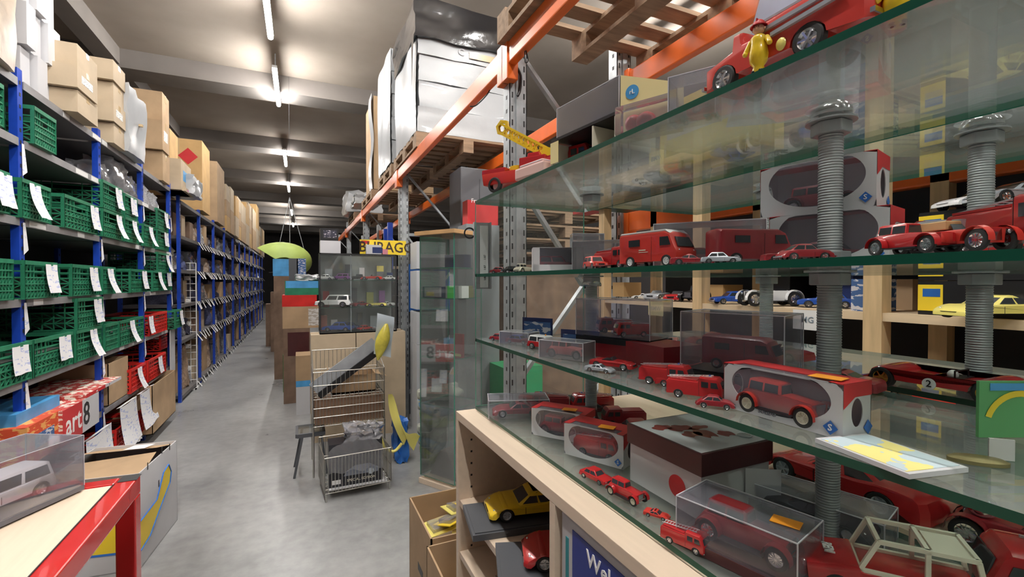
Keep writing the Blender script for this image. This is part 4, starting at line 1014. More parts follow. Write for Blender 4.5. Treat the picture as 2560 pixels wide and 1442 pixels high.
car('red delivery estate inside the large oval window box', .487, .338, zl + .0015, .098, redo, 'vintage', -90, gL, rim=cream)
bk = MB().box(-.03, .03, -.042, .042, 0, .004).box(-.027, .027, -.038, .038, .004, .0044, 1).build('picture_booklet', [white, scribble('yellow_picture', (.8, .7, .25), (.5, .6, .65), 30, .5)]); bk.location = (.462, .226, zl); bk.rotation_euler = (0, 0, R(-12)); tag(bk, 'booklet with yellow and pale blue picture lying on the lower glass shelf', 'booklet')
o = MB().lathe([(0, 0), (.02, 0), (.02, .003), (.016, .005), (0, .005)], 28).build('oval_plaque', mat('bronze', (.3, .26, .12), .4, .6), None, smooth=40); o.scale = (1, .45, 1); o.location = (.515, .185, zl); o.rotation_euler = (0, 0, R(-50)); tag(o, 'small oval bronze plaque right of the booklet', 'plaque')
o = MB().add([(0, 0, 0), (.012, -.012, 0), (.012, -.012, .018), (0, 0, .018), (.001, .001, 0), (.013, -.011, 0), (.013, -.011, .018), (.001, .001, .018)], [(0, 1, 2, 3), (4, 7, 6, 5), (0, 4, 5, 1), (3, 2, 6, 7)]).build('small_card', tagw); o.location = (.535, .185, zl); tag(o, 'small white card standing behind the bronze plaque', 'card')
# green and yellow card at the right photo edge
gc_ = thing('round_green_card', 'green card with a yellow arc and blue patch at right photo edge', 'card', (.60, .215, zl), R(-25))
MB().box(0, .08, 0, .003, 0, .055).build('card_sheet', mat('card_green', (.12, .38, .14), .4), gc_)
m = MB(); n_ = 16
for i in range(n_):
    a0, a1 = math.pi * .1 + math.pi * .8 * i / n_, math.pi * .1 + math.pi * .8 * (i + 1) / n_
    m.add([(.04 + .030 * math.cos(a0), -.0006, .01 + .03 * math.sin(a0)), (.04 + .03 * math.cos(a1), -.0006, .01 + .03 * math.sin(a1)), (.04 + .036 * math.cos(a1), -.0006, .01 + .036 * math.sin(a1)), (.04 + .036 * math.cos(a0), -.0006, .01 + .036 * math.sin(a0))], [(0, 1, 2, 3)])
m.build('yellow_arc', yelcard, gc_)
MB().box(.01, .07, -.0008, -.0002, .046, .053).build('blue_patch', skyblue, gc_)
# racing car number 2
rc = car('red racing car marked with a black 2 in a white disc', .798, .318, zl, .18, red, 'racer', 90, gL, rim=gold)
for s in (-1, 1):
    MB().lathe([(0, 0), (.042, 0), (.042, .004), (0, .004)], 28, o=(.02 if s > 0 else .02, s * .2205, .09), ax='y').build('number_disc', stickw, rc)
text('racing_number', '2', .07, black, rc, (.02, .2265, .09), (math.pi / 2, 0, math.pi), .001, 1)
MB().box(-.47, -.40, -.2, .2, .17, .178).box(-.45, -.43, -.17, -.16, .13, .17).box(-.45, -.43, .16, .17, .13, .17).build('rear_wing', yelp, rc)
MB().box(.40, .52, -.215, -.13, .06, .066).box(.40, .52, .13, .215, .06, .066).build('nose_fin', yelp, rc)
MB().tube((-.08, -.1, .12), (-.08, -.1, .19), .006).tube((-.08, .1, .12), (-.08, .1, .19), .006).tube((-.08, -.1, .19), (-.08, .1, .19), .006).build('roll_bar', black, rc)
MB().ball((-.03, 0, .15), .035, 0, 10).build('driver_helmet', whi, rc, smooth=60)
rc2 = car('silver and red racing car at the right photo edge on rear lower shelf', .80, .17, zl, .15, red, 'racer', 92, gL, rim=sil)
MB().box(.42, .53, -.2, .2, .05, .056).build('front_wing', sil, rc2)
car('dark red roadster on the rear lower shelf behind clear cases', .85, .60, zl, .12, redd, 'roadster', 95, gL)
car('red low coupe far back on the rear lower shelf', .90, .80, zl, .12, red, 'sports', 150, gL)
# ------------------------------------------------------------ middle glass shelf
zm = ZM + e; gM = 'model vehicles on the middle glass shelf'
def mid(px, X): return X, YA(px, X)
def M_(label, px, X, L, col, st='sedan', rz=-60, **k): x_, y_ = mid(px, X); return car(label, x_, y_, zm, L, col, st, rz, gM, **k)
x_, y_ = mid(1392, .50)
t = thing('window_carton', 'white window carton with a dark red car on the middle shelf', 'toy box', (x_, y_, zm), R(-24))
w2, d2, h2 = .105, .05, .05
MB().box(-w2 / 2, w2 / 2, d2 / 2 - .001, d2 / 2, 0, h2).box(-w2 / 2, w2 / 2, -d2 / 2, d2 / 2, 0, .001).box(-w2 / 2, w2 / 2, -d2 / 2, d2 / 2, h2 - .001, h2).box(-w2 / 2, -w2 / 2 + .001, -d2 / 2, d2 / 2, 0, h2).box(w2 / 2 - .001, w2 / 2, -d2 / 2, d2 / 2, 0, h2).box(-w2 / 2, -w2 / 2 + .014, -d2 / 2, -d2 / 2 + .001, 0, h2).box(w2 / 2 - .02, w2 / 2, -d2 / 2, -d2 / 2 + .001, 0, h2).box(-w2 / 2, w2 / 2, -d2 / 2, -d2 / 2 + .001, 0, .014).build('carton_shell', white, t)
MB().box(-w2 / 2 + .014, w2 / 2 - .02, -d2 / 2, -d2 / 2 + .0006, .014, h2).build('window_film', acryl, t)
car('dark red estate car inside the white window carton', x_ + .0, y_ + .0, zm + .0015, .085, redd, 'suv', -24, gM)
acase('upright clear cover behind the white window carton', x_ + .09, y_ + .02, zm, .07, .04, .085, -24, film)
MB_ = MB()
for i, (px, X, c_, s_) in enumerate(((1252, .50, redd, 'sedan'), (1282, .50, black, 'sedan'), (1310, .52, cream, 'vintage'))):
    car('small toy in the jumble at the far left of the middle shelf, %s' % ['dark red', 'black', 'cream'][i], *mid(px, X), zm, .06, c_, s_, -40 + 30 * i, gM)
t = M_('small orange red hatchback left of the red vans, middle shelf', 1488, .47, .062, redo, 'suv', -105)
t = toytruck('red fire truck in a clear bubble beside the red hatchback', *mid(1540, .50), zm, .09, red, -90, group=gM)
acase('pale clear bubble behind the red hatchback, middle shelf', .56, YA(1500, .56), zm, .10, .06, .06, -50, film)
t = M_('red high van with white roof, brightest on the middle shelf', 1640, .50, .115, redo, 'van', -84, roof=None, cat='model van', name='model_van', rim=whi)
MB().prism([(.30, .452), (.37, .425), (.30, .478), (-.47, .478), (-.49, .455), (-.485, .452)], -.18, .18).build('white_roof', whi, t, bevel=.006, smooth=40)
MB().box(-.12, .0, -.203, -.2005, .22, .235).box(-.12, .04, -.203, -.2005, .195, .203).build('side_print', cream, t)
t = acase('low clear case over dark red pickups right of the white roofed van', .56, YA(1770, .56), zm, .15, .065, .065, -50, film)
pick('dark red pickup under the clear case, middle shelf', .545, YA(1752, .545), zm, .09, redd, -50, gM)
car('dark red long van near the middle of the middle shelf', *mid(1870, .54), zm, .10, redd, 'van', -20, gM, cat='model van', name='model_van', rim=sil)
M_('low dark red car half behind the grey rod, middle shelf', 1965, .50, .05, redd, 'sports', -40)
t = M_('bright red round-winged saloon right of the grey rod, middle shelf', 2275, .46, .066, red, 'vintage', -108)
t = M_('cream roofed red truck with crew right of the round-winged saloon', 2385, .47, .072, redo, 'phaeton', -112)
MB().box(-.35, .0, -.1, .1, .26, .36).build('ochre_load', mat('ochre', (.55, .4, .18), .6), t, bevel=.01)
MB().lathe([(0, 0), (.05, 0), (.06, .12), (0, .12)], 14, o=(-.05, .1, .26)).build('silver_tank', sil, t, smooth=30)
t = toytruck('large red fire engine at the right photo edge, middle shelf', *mid(2560, .50), zm, .10, red, -118, group=gM)
MB().box(.49, .52, -.14, .14, .13, .2).build('white_grille', whi, t)
for i, (px, X, dz_) in enumerate(((2130, .62, 0), (2262, .60, 0))):
    pass
t = wbox('lower dark window box behind the left grey rod, middle shelf', .668, .392, zm, .14, .06, .072, -78)
car('dark red car in the lower window box of the middle shelf stack', .668, .392, zm + .002, .10, redd, 'sedan', -78, gM)
t = wbox('upper window box stacked behind the grey rod, red and white', .675, .412, zm + .0735, .14, .06, .072, -76)
car('wine red car in the upper stacked window box', .675, .412, zm + .0755, .10, redd, 'vintage', -76, gM)
t = wbox('short window box behind the round-winged red saloon', .71, .28, zm, .07, .055, .05, -60)
car('red roadster on the rear middle shelf behind the white van', .85, .75, zm, .12, red, 'roadster', -60, gM)
car('orange red coupe on the rear middle shelf', .84, .62, zm, .12, redo, 'sports', 150, gM)
for lab, px, X, L, c_, st_, rz in (('dark red van at the back of the middle shelf left of the bubble', 1420, .66, .10, redd, 'van', -50), ('red roadster deep on the middle shelf behind white carton', 1352, .60, .10, red, 'roadster', 160), ('small wine red coupe before the low clear case, middle shelf', 1728, .475, .055, redd, 'sports', -45),
        ('tiny silver car right of the white roofed van on the middle shelf', 1800, .47, .045, sil, 'sedan', -45), ('small dark red car in front of the left grey rod nut', 2010, .49, .055, redd, 'beetle', -30), ('red car at the back right of the middle shelf behind the big fire engine', 2440, .62, .09, red, 'sedan', 160)):
    M_(lab, px, X, L, c_, st_, rz)
def LC(lab, px, X, L, c_, st_, rz, z_, g_): return car(lab, X, YA(px, X), z_, L, c_, st_, rz, g_)
LC('small maroon car at the very left of the lower shelf', 1252, .47, .06, redd, 'sedan', -60, zl, gL)
LC('red van behind the pink blister on the lower shelf', 1460, .58, .09, redd, 'van', -60, zl, gL)
LC('small silver car between blister and red roadster, lower shelf', 1500, .46, .05, sil, 'sports', -60, zl, gL)
LC('red coupe between the two long clear cases on the lower shelf', 1700, .50, .065, red, 'sports', -60, zl, gL)
LC('dark red racing car in front of the tall clear case', 1770, .53, .08, redd, 'racer', -60, zl, gL)
LC('red hatchback just left of the large oval window box', 1790, .455, .045, redd, 'beetle', -50, zl, gL)
LC('pink red lorry deep behind the lidded box, bottom glass', 1560, .69, .10, redd, 'truck', 160, zb, gB)
LC('maroon coupe at the back of the bottom glass left of it', 1480, .68, .10, maroon, 'sports', 160, zb, gB)
LC('red van near the far left rod on the bottom glass', 1330, .56, .07, red, 'van', -55, zb, gB)
LC('tiny red racer beside the small fire truck at front of bottom glass', 1790, .46, .04, redo, 'racer', -60, zb, gB)
# ------------------------------------------------------------ on the top glass
zt_ = ZTOP + e; gT = 'toys on the top glass'
ft = car('vintage red toy fire engine with two yellow clad figures on top glass', .475, .322, zt_, .18, redo, 'vfire', 90, gT, cat='model truck', name='model_truck')
ladder(ft, -.46, .2, .37, .16, MM['toy_silver'], -.01)
MB().bar((.06, .178, .25), (-.4, .178, .27), .022).bar((.0, .18, .2), (-.4, .18, .225), .022).build('hose_pipe', sil, ft)
for q in (.1, -.06): MB().ball((q, .182, .12), .03, 0, 10, (1, .5, 1.2)).build('yellow_lamp', yelp, ft, smooth=60)
MB().prism([(-.30, .34), (-.36, .52), (-.41, .53), (-.40, .34)], -.1, .1).build('turntable_arm', redo, ft, bevel=.01)
def figure(label, x, y, z, h, rz, coat):
    t = thing('toy_figure', label, 'figurine', (x, y, z), R(rz), gT, h)
    b = MB()
    prof = [(.0, .0), (.10, .0), (.11, .06), (.09, .12), (.15, .2), (.17, .34), (.15, .46), (.13, .56), (.15, .64), (.10, .70), (.05, .73), (0, .74)]
    b.lathe(prof, 16); b.tube((-.14, 0, .62), (-.22, -.06, .42), .055, 10, r2=.045); b.tube((.14, 0, .62), (.23, -.1, .48), .055, 10, r2=.045)
    b.ball((-.22, -.07, .40), .05, 0, 8); b.ball((.235, -.11, .46), .05, 0, 8)
    b.build('coat', coat, t, smooth=60)
    hd = MB().ball((0, -.005, .82), .10, 0, 14).ball((0, -.10, .81), .022, 0, 8).ball((-.1, 0, .82), .025, 0, 8).ball((.1, 0, .82), .025, 0, 8); hd.build('head', skin, t, smooth=60)
    MB().ball((-.035, -.092, .84), .012, 0, 6).ball((.035, -.092, .84), .012, 0, 6).build('eyes', black, t)
    MB().lathe([(.15, .86), (.155, .875), (.11, .885), (.10, .95), (.06, .99), (0, 1.0)], 18).box(-.012, .012, -.1, .1, .95, 1.0).build('helmet', redcard, t, smooth=50)
    for s in (-1, 1): MB().ball((s * .06, -.03, .02), .055, 0, 8, (1, 1.5, .6)).build('boot', black, t, smooth=60)
    return t
figure('toy firefighter in yellow coat with red helmet standing by the fire engine cab', .437, .332, zt_ + .0, .055, -75, yel)
f2 = figure('second toy firefighter in yellow at the rear of the fire engine', .465, .222, zt_ + .0, .062, -60, yel)
# crane truck
ct = thing('toy_crane_truck', 'red and yellow plastic crane truck at the far end of top glass', 'toy truck', (.49, 1.02, zt_), R(-58), gT)
MB().prism([(-.085, .02), (.085, .02), (.08, .045), (.0, .05), (-.09, .05)], -.035, .035).build('chassis', redo, ct, bevel=.004, smooth=40)
MB().box(.02, .09, -.034, .034, .045, .075).box(-.09, -.02, -.034, .034, .045, .06).prism([(.035, .06), (.08, .06), (.07, .085), (.04, .085)], -.028, .028).build('cab', red, ct, bevel=.003)
m = MB()
for i in range(10):
    a, b = -.06 + i * .016, -.06 + (i + 1) * .016; z0_ = .062 + i * .0045
    for s in (-.014, .014): m.bar((a, s, z0_ + .02), (b, s, z0_ + .046), .003); m.bar((b, s, z0_ + .025), (a, s, z0_ + .041), .003)
for s in (-.015, .015):
    m.bar((-.07, s, .079), (.11, s, .129), .005); m.bar((-.07, s, .10), (.11, s, .150), .005)
m.box(-.075, -.03, -.02, .02, .06, .11); m.lathe([(.012, 0), (.020, 0), (.020, .008), (.012, .008)], 6, o=(.115, -.004, .145), ax='y')
o = m.build('crane_boom', yel, ct); o.rotation_euler = (0, R(-16), R(178)); o.location = (.02, 0, -.002)
MB().lathe([(.0, 0), (.025, 0), (.025, .012), (0, .012)], 20, o=(0, 0, .05)).build('turntable', yel, ct, smooth=40)
for wx in (.055, -.05):
    for s in (-1, 1):
        o = bpy.data.objects.new('wheel', wheelme); C.objects.link(o); o.parent = ct; o.scale = (.22,) * 3; o.location = (wx, s * .034, .019); o.rotation_euler = (0, 0, 0 if s > 0 else math.pi)
o = MB().lathe([(0, 0), (.09, .0), (.105, .012), (.108, .012), (.094, -.003), (0, -.003)], 40).build('grey_dish', mat('grey_plastic', (.35, .35, .35), .4), None, smooth=40); o.scale = (1, .7, .6); o.location = (.53, 1.05, zt_ + .002); tag(o, 'shallow grey dish under the red crane truck', 'dish') if False else bpy.data.objects.remove(o)
o = MB().box(-.05, .05, -.02, .02, 0, .025).box(-.04, .04, -.015, .015, .025, .032, 1).build('toy_blocks', [mat('pale_pink', (.8, .55, .5), .4), mat('pale_blue', (.45, .58, .75), .4)], None, bevel=.004); o.location = (.452, .86, zt_); o.rotation_euler = (0, 0, R(100)); tag(o, 'pink and pale blue plastic toy at the front edge of top glass', 'toy', gT)
t = toytruck('yellow and red toy lorry with grey rack behind the pink toy', .50, .80, zt_, .12, red, -70, group=gT); 
t = acase('clear bubble pack on black card box with orange sticker, top glass', .50, .70, zt_ + .058, .17, .07, .06, -84, film)
sticker(t, .0, .0, .0605, .012, .016)
MB().box(-.09, .09, -.045, .045, -.006, -.001).build('base_tray', black, t)
MB().box(-.05, .06, -.02, .02, .0, .028).build('contents', mat('dusky_pink', (.5, .2, .22), .5), t, bevel=.003)
MB().box(.02, .045, -.03, -.028, .0, .035).build('wicker_square', card3, t)
o = thing('open_box', 'dark open box on the top glass with yellow hang tag', 'box', (.50, .70, zt_), R(-84), gT)
MB().box(-.09, .09, .04, .045, 0, .05).box(-.09, -.085, -.045, .045, 0, .05).box(.085, .09, -.045, .045, 0, .05).box(.03, .033, -.045, .045, 0, .05).box(-.09, .09, -.045, .045, 0, .002).build('box_shell', [cream], o)
MB().box(-.09, -.065, -.047, -.046, .01, .05).build('yellow_tag', palecard, o)
car('bright red toy car inside the open box on top glass', .495, .70, zt_ + .003, .08, red, 'sports', -84, gT)
# cream card with blue round badge, bubble pack
t = thing('bubble_pack', 'cream card bubble pack with round blue badge and red toy, top glass', 'toy pack', (.485, .55, zt_), R(-66), gT)
MB().add([(-.05, 0, 0), (.05, 0, 0), (.05, 0, .07), (-.05, 0, .11), (-.05, .002, 0), (.05, .002, 0), (.05, .002, .07), (-.05, .002, .11)], [(0, 1, 2, 3), (7, 6, 5, 4), (0, 4, 5, 1), (1, 5, 6, 2), (2, 6, 7, 3), (3, 7, 4, 0)]).build('backing_card', palecard, t)
MB().lathe([(0, -.001), (.011, -.001), (.011, 0), (0, 0)], 24, o=(-.03, 0, .078), ax='y').build('blue_badge', skyblue, t)
text('badge_print', 'rL', .010, stickw, t, (-.03, -.0014, .078), FNY)
MB().box(-.045, .045, -.03, -.001, .005, .05).build('bubble', film, t, bevel=.004)
MB().ball((-.02, -.014, .022), .014, 0, 8).ball((.0, -.014, .02), .016, 0, 8).build('red_contents', redcard, t, smooth=60)
t = acase('clear bubble with red and silver toy left of the fire engine', .49, .468, zt_, .06, .04, .06, -60, film); toytruck('red and silver toy inside the clear bubble by the fire engine', .49, .468, zt_, .05, red, -60, group=gT)
# tall hanging card behind the fire engine
t = thing('large_toy_pack', 'large white and blue hanging toy pack leaning behind the fire engine', 'toy pack', (.60, .42, zt_), R(-40), gT)
MB().add([(-.07, 0, 0), (.09, 0, 0), (.10, .01, .2), (-.02, .01, .2), (-.07, .003, 0), (.09, .003, 0), (.10, .013, .2), (-.02, .013, .2)], [(0, 1, 2, 3), (7, 6, 5, 4), (0, 4, 5, 1), (1, 5, 6, 2), (2, 6, 7, 3), (3, 7, 4, 0)]).build('backing_card', mat('pale_lilac_card', (.55, .58, .72), .4, var=.15, scale=14), t)
MB().add([(.0, -.001, .06), (.06, -.001, .10), (.08, .009, .2), (.055, .009, .2), (.0, .004, .12)], [(0, 1, 2, 3, 4)]).build('blue_print', mat('print_blue', (.02, .2, .7), .4), t)
MB().sheet(lambda u, v: (-.07 + (.13 - .03 * v) * u + .045 * v, -.02 - .006 * math.sin(9 * u + 5 * v), .2 * v), 8, 8).build('plastic_bag', film, t, smooth=70)
t = carton('yellow and white pack behind the cream card pack, top glass', .66, .72, .50, .72, zt_, zt_ + .13, yelcard, gT, tp=False, name='toy_pack', cat='toy pack', prt=busyblue)
MB().box(-.001, 0, .02, .2, .06, .11).build('white_print', white, t)
t = carton('long box with black and white print at the back of top glass', .74, .775, .78, 1.10, zt_, zt_ + .07, busyblack, gT, tp=False, name='toy_box', cat='toy box')
t = carton('white box at the upper right corner on the top glass', .49, .56, .07, .165, zt_, zt_ + .07, white, gT, tp=False, name='white_box', cat='box')
t = carton('blue lidded box with yellow mark on top glass near the bubble pack', .70, .76, .63, .75, zt_, zt_ + .05, bluecard, gT, tp=False, name='toy_box', cat='toy box') if False else None
# ------------------------------------------------------------ rear unit top
sg = thing('yellow_notice', 'pale yellow printed notice standing behind the second top glass', 'notice', (.95, .45, ZTOP + e), R(-24))
MB().box(-.05, .06, 0, .0015, 0, .075).build('notice_card', palecard, sg)
text('notice_print', 'Sommes à la recherche de', .0075, black, sg, (.005, -.0005, .05), FNY)
for k in range(3): text('notice_print', 'modèles réduits, autos et camions', .0048, mat('notice_ink', (.2, .18, .1), .6), sg, (.005, -.0005, .038 - k * .008), FNY)
car('silver coupe on the rear top glass, seen from below', 1.0, .33, ZTOP + e, .2, sil, 'sports', 100, gT)
car('white saloon on the rear top glass at right photo edge', 1.0, .1, ZTOP + e, .2, whi, 'sedan', 100, gT)
# ------------------------------------------------------------ pine shelf contents
gP = 'model cars on the pine shelf at eye level'; z = 1.4685
def PC(label, px, L, col, st, rz, X=1.52, **k): return car(label, X, YA(px, X), k.pop('z', z), L, col, st, rz, k.pop('group', gP), **k)
PC('white car end just visible behind the first pine post', 1605, .1, whi, 'sports', 150)
PC('silver roadster on the pine shelf beside the red roadster', 1643, .17, sil, 'roadster', 205)
PC('red roadster between silver car and black classic, pine shelf', 1695, .17, red, 'roadster', 205, X=1.49)
PC('black and white classic car beside the middle pine post', 1738, .17, black, 'vintage', 200, X=1.5)
PC('blue saloon on the pine shelf right of the middle post', 1830, .15, blu, 'sedan', 155, X=1.47)
PC('white open classic tourer with black wings on the pine shelf', 1930, .21, whi, 'phaeton', 157, X=1.47)
PC('blue car partly hidden behind the left grey rod, pine shelf', 2068, .16, blu, 'sedan', 120)
o = carton('blue leaflet box with white print on the pine shelf', 1.43, 1.53, YA(2190, 1.43), YA(2128, 1.43), z, z + .09, busyblue, gP, tp=False, name='leaflet_box', cat='box')
gS = 'black display boxes with yellow ends on the pine shelf'
for k in range(3):
    o = carton('black display box with yellow end, %s of the stack on the pine shelf' % ['lowest', 'middle', 'highest'][k], 1.43, 1.60, .28, YA(2345, 1.43) + .04, z + k * .086, z + k * .086 + .084 - (.0), black, gS, tp=False, name='display_box', cat='toy box')
    yl = o.location.y; Ly = YA(2345, 1.43) + .04 - .28
    MB().box(-.001, 0, Ly - .05, Ly, .01, .075).build('yellow_label', yelcard, o)
    MB().box(-.0015, -.001, Ly - .045, Ly - .01, .045, .065).build('blue_logo', bluecard, o)
PC('yellow coupe in front of the black boxes on the pine shelf', 2395, .12, yel, 'sports', 155, X=1.41 - .0, group=gP) if False else None
PC('pale yellow racing coupe at the right end of the pine shelf', 2480, .2, yelp, 'sports', 157, X=1.40)
PC('yellow coupe behind the racing coupe, partly hidden', 2400, .02, yel, 'sports', 157, X=1.405) if False else None
zz = z + 3 * .086 + .0
PC('white car with five-spoke wheels on top of the black display boxes', 2440, .17, whi, 'sports', 155, X=1.50, z=zz, group=gP)
PC('silver large coupe high on the display boxes near right photo edge', 2530, .2, sil, 'sports', 155, X=1.50, z=zz, group=gP)
z3 = 1.2255
PC('white car on the low pine board behind the oval window box', 2185, .14, whi, 'sedan', 150, z=z3, group='things on the low pine board')
o = MB().add([(0, 0, 0), (.12, -.22, 0), (.2, -.2, .02), (.1, .02, .03), (0, 0, .004), (.12, -.22, .004), (.2, -.2, .024), (.1, .02, .034)], [(0, 1, 2, 3), (7, 6, 5, 4), (0, 4, 5, 1), (1, 5, 6, 2), (2, 6, 7, 3), (3, 7, 4, 0)]).build('red_leaflet', redo); o.location = (1.43, YA(2268, 1.43), z3 + .001); tag(o, 'red leaflets lying on the low pine board', 'leaflet')
# boxes on the top pine boards
z2 = 2.0005
gQ = 'long boxes on the upper pine board'
def longbox(label, px0, px1, m, h=.075, dx=0):
    a, b = YA(px1, 1.40 + dx), YA(px0, 1.40 + dx); return carton(label, 1.40 + dx, 1.50, a, b, 1.93, 1.93 + h, m, gQ, tp=False, name='long_box', cat='toy box'), b - a
bd = MB().box(1.385, 1.395, -.3, 2.0, 1.922, 1.93).box(1.395, 1.60, -.3, 2.0, 1.922, 1.93).build('glass_ledge', edge); tag(bd, 'dark glass ledge carrying the long boxes above the eye level pine shelf', 'ledge')
o, L_ = longbox('red long box lettered Politoil on the upper ledge', 1432, 1582, redcard)
MB().box(-.001, 0, L_ * .3, L_ * .72, .014, .04).build('white_strip', stickw, o); text('box_lettering', 'Politoil', .026, mat('maroon_ink', (.3, .02, .02), .5), o, (-.0015, L_ * .46, .027), FNX)
o, L_ = longbox('long box printed with red and blue racing cars, beside the black box', 1586, 1812, busyblue)
MB().box(-.001, 0, L_ * .3, L_ * .6, .01, .05).build('red_car_print', redo, o)
o, L_ = longbox('long black box with a small gold framed badge, upper ledge', 1816, 2070, black)
fr_ = MB().box(-.001, 0, L_ * .42, L_ * .60, .01, .06).build('gold_frame', gold, o); MB().box(-.0015, -.001, L_ * .428, L_ * .592, .014, .056).build('badge_field', black, o)
MB().box(-.002, -.0015, L_ * .54, L_ * .58, .022, .048).build('badge_red', redcard, o); text('badge_lettering', 'urago', .02, stickw, o, (-.0022, L_ * .485, .035), FNX)
carton('grey lilac box at the end of the upper ledge near right photo edge', 1.40, 1.5, -.2, YA(2260, 1.4), 1.93, 1.99, mat('lilac_card', (.35, .36, .45), .5), gQ, tp=False, name='long_box', cat='toy box')
# yellow and red things behind, seen faintly
gr_ = 'boxes deep on the pine shelf'
rr = random.Random(4)
for k, (px, c_, hh, nm) in enumerate(((1560, card3, .08, 'tan'), (1800, card3, .07, 'small tan'), (2110, navy, .2, 'tall navy'), (2250, card, .09, 'brown'), (1960, black, .2, 'tall black'))):
    yy = YA(px, 1.66); carton('%s box deep on the eye level pine shelf' % nm, 1.62, 1.74, yy - .05, yy + .05, z, z + hh, c_, gr_, tp=False)
for k, (px, c_, nm) in enumerate(((1600, busyblack, 'grey'), (1700, redd, 'wine red'), (1850, navy, 'navy'), (2000, gunm, 'charcoal'), (2120, bluecard, 'blue'), (2300, card4, 'dark brown'))):
    yy = YA(px, 1.55); carton('%s box on the upper pine board' % nm, 1.5, 1.7, yy - .08, yy + .08, z2, z2 + .16 + .03 * (k % 3), c_, 'boxes on the upper pine board', tp=False)
for px, tx in ((1640, 'BMW'), (2020, 'MG')):
    o = MB().box(-.0015, 0, -.045, .045, -.05, .01).build('shelf_card', palecard if tx == 'BMW' else tagw); o.location = (1.398, YA(px, 1.398), 1.455); tag(o, 'small handwritten card stuck to the pine shelf edge, %s' % ('below the silver roadster' if tx == 'BMW' else 'left of the grey rod'), 'card'); text('handwriting', tx, .026, mat('pencil', (.2, .25, .3), .7), o, (-.002, 0, -.02), FNX)
# ------------------------------------------------------------ inside the birch cabinet
z = .9665
plinth('dark plinth under the yellow sports car', .51, 1.015, z, .30, .15, 170, gunm, .014, 'plinths under the two sports cars')
car('yellow sports car model on a dark plinth in the birch cabinet', .515, 1.015, z + .0165, .215, yel, 'sports', 168, 'sports cars in the birch cabinet', rim=sil)
plinth('dark plinth under the red sports car', .50, .80, z, .30, .15, 160, gunm, .014, 'plinths under the two sports cars')
car('red sports car model on a dark plinth, right of the yellow one', .51, .80, z + .0165, .215, red, 'sports', 158, 'sports cars in the birch cabinet', rim=sil)
car('shiny red car on the lower shelf of the birch cabinet', .50, .98, .8275, .16, redcard, 'beetle', 175, 'cars low in the birch cabinet')
car('red car low behind the cabinet divider', .49, .74, .8275, .16, red, 'sports', 175, 'cars low in the birch cabinet')
wl = thing('welcome_sign_box', "blue panel lettered 'Welcome' in a white box in the birch cabinet", 'sign', (.388, .33, .8005), 0)
MB().box(0, .10, 0, .318, 0, .375).build('box_body', white, wl, bevel=.004)
MB().box(-.001, 0, .01, .283, .02, .36).build('blue_panel', mat('deep_blue', (.01, .03, .25), .35), wl)
MB().box(-.001, 0, .295, .303, .04, .34).build('teal_stripe', mat('teal', (.02, .25, .28), .5), wl)
text('sign_lettering', 'Welcome', .034, stickw, wl, (-.0015, .175, .338), FNX); text('sign_lettering', 'TO', .034, stickw, wl, (-.0015, .19, .29), FNX)
MB().lathe([(0, -.002), (.018, -.002), (.018, -.001), (0, -.001)], 20, o=(0, .135, .295), ax='x').build('yellow_disc', yelp, wl)
# ------------------------------------------------------------ red framed table, bottom left
TZ = .95; TX1, TY1 = -.455, 1.78
tb = thing('work_table', 'red steel framed table with birch top in the bottom left corner', 'table', (-1.25, .2, 0))
X_, Y_ = TX1 + 1.25, TY1 - .2
MB().box(.055, X_ - .05, .0, Y_ - .05, TZ - .03, TZ - .004).build('table_top', lamin, tb)
MB().box(X_ - .05, X_, 0, Y_, TZ - .055, TZ).build('frame_rail', redpaint, tb, bevel=.004)
MB().box(0, X_ - .051, Y_ - .05, Y_, TZ - .055, TZ).build('frame_rail', redpaint, tb, bevel=.004)
MB().box(0, .05, 0, Y_ - .051, TZ - .055, TZ).build('frame_rail', redpaint, tb, bevel=.004)
MB().box(X_ - .052, X_ - .0495, 0, Y_ - .05, TZ - .004, TZ + .001).build('frame_seam', blacktrim, tb)
for x, y in ((X_ - .05, Y_ - .05), (0, Y_ - .05), (X_ - .05, .05), (0, .05)):
    MB().box(x, x + .05, y, y + .05, 0, TZ - .056).build('leg', redpaint, tb, bevel=.004)
MB().box(X_ - .045, X_ + .002, Y_ - .045, Y_ + .003, TZ, TZ + .0015).build('corner_tape', blacktrim, tb)
MB().box(.05, X_ - .05, .1, Y_ - .1, .42, .44).build('lower_shelf', lamin, tb)
# clear cases on the table
def covercar(label, clabel, x, y, L, W_, h, rz, col, cl, st='suv', z=TZ + .001):
    acase(label, x, y, z + .0125, L, W_, h, rz); plinth('dark base below ' + label, x, y, z, L, W_, rz, mat('smoky_base', (.12, .12, .14), .3))
    return car(clabel, x, y, z + .0148, cl, col, st, rz + 180)
covercar('large clear case with white car on the red framed table', 'white off-road car inside the clear case on the table', -.72, 1.63, .30, .18, .145, 62, mat('off_white', (.7, .68, .68), .3, coat=.4), .235, 'suv')
covercar('second clear case farther back at the left photo edge', 'dark blue car inside the second clear case', -1.0, 1.60, .28, .16, .20, 62, blu, .20, 'sedan')
# boxes under the table
carton('black open box of dark parts on the shelf under the table', -.78, -.50, 1.1, 1.5, .441, .63, black, open_=True)
for k in range(5):
    o = MB().box(-.1, .1, -.02, .02, 0, .05).build('dark_part', mat('dark_parts', (.03, .03, .035), .5, var=.5, scale=20), None, crumple=.006); o.location = (-.64, 1.16 + k * .062, .46); tag(o, 'dark crumpled part inside the black box under the table, %s' % ['nearest the camera', 'second nearest', 'in the middle', 'second farthest', 'farthest'][k], 'part', 'dark parts in the black box')
carton('white box beside the black box under the table', -.9, -.55, .55, 1.05, .441, .72, white, tp=False)
carton('green folded carton beneath the table top', -.95, -.6, 1.52, 1.66, .441, .80, greencard, tp=False)
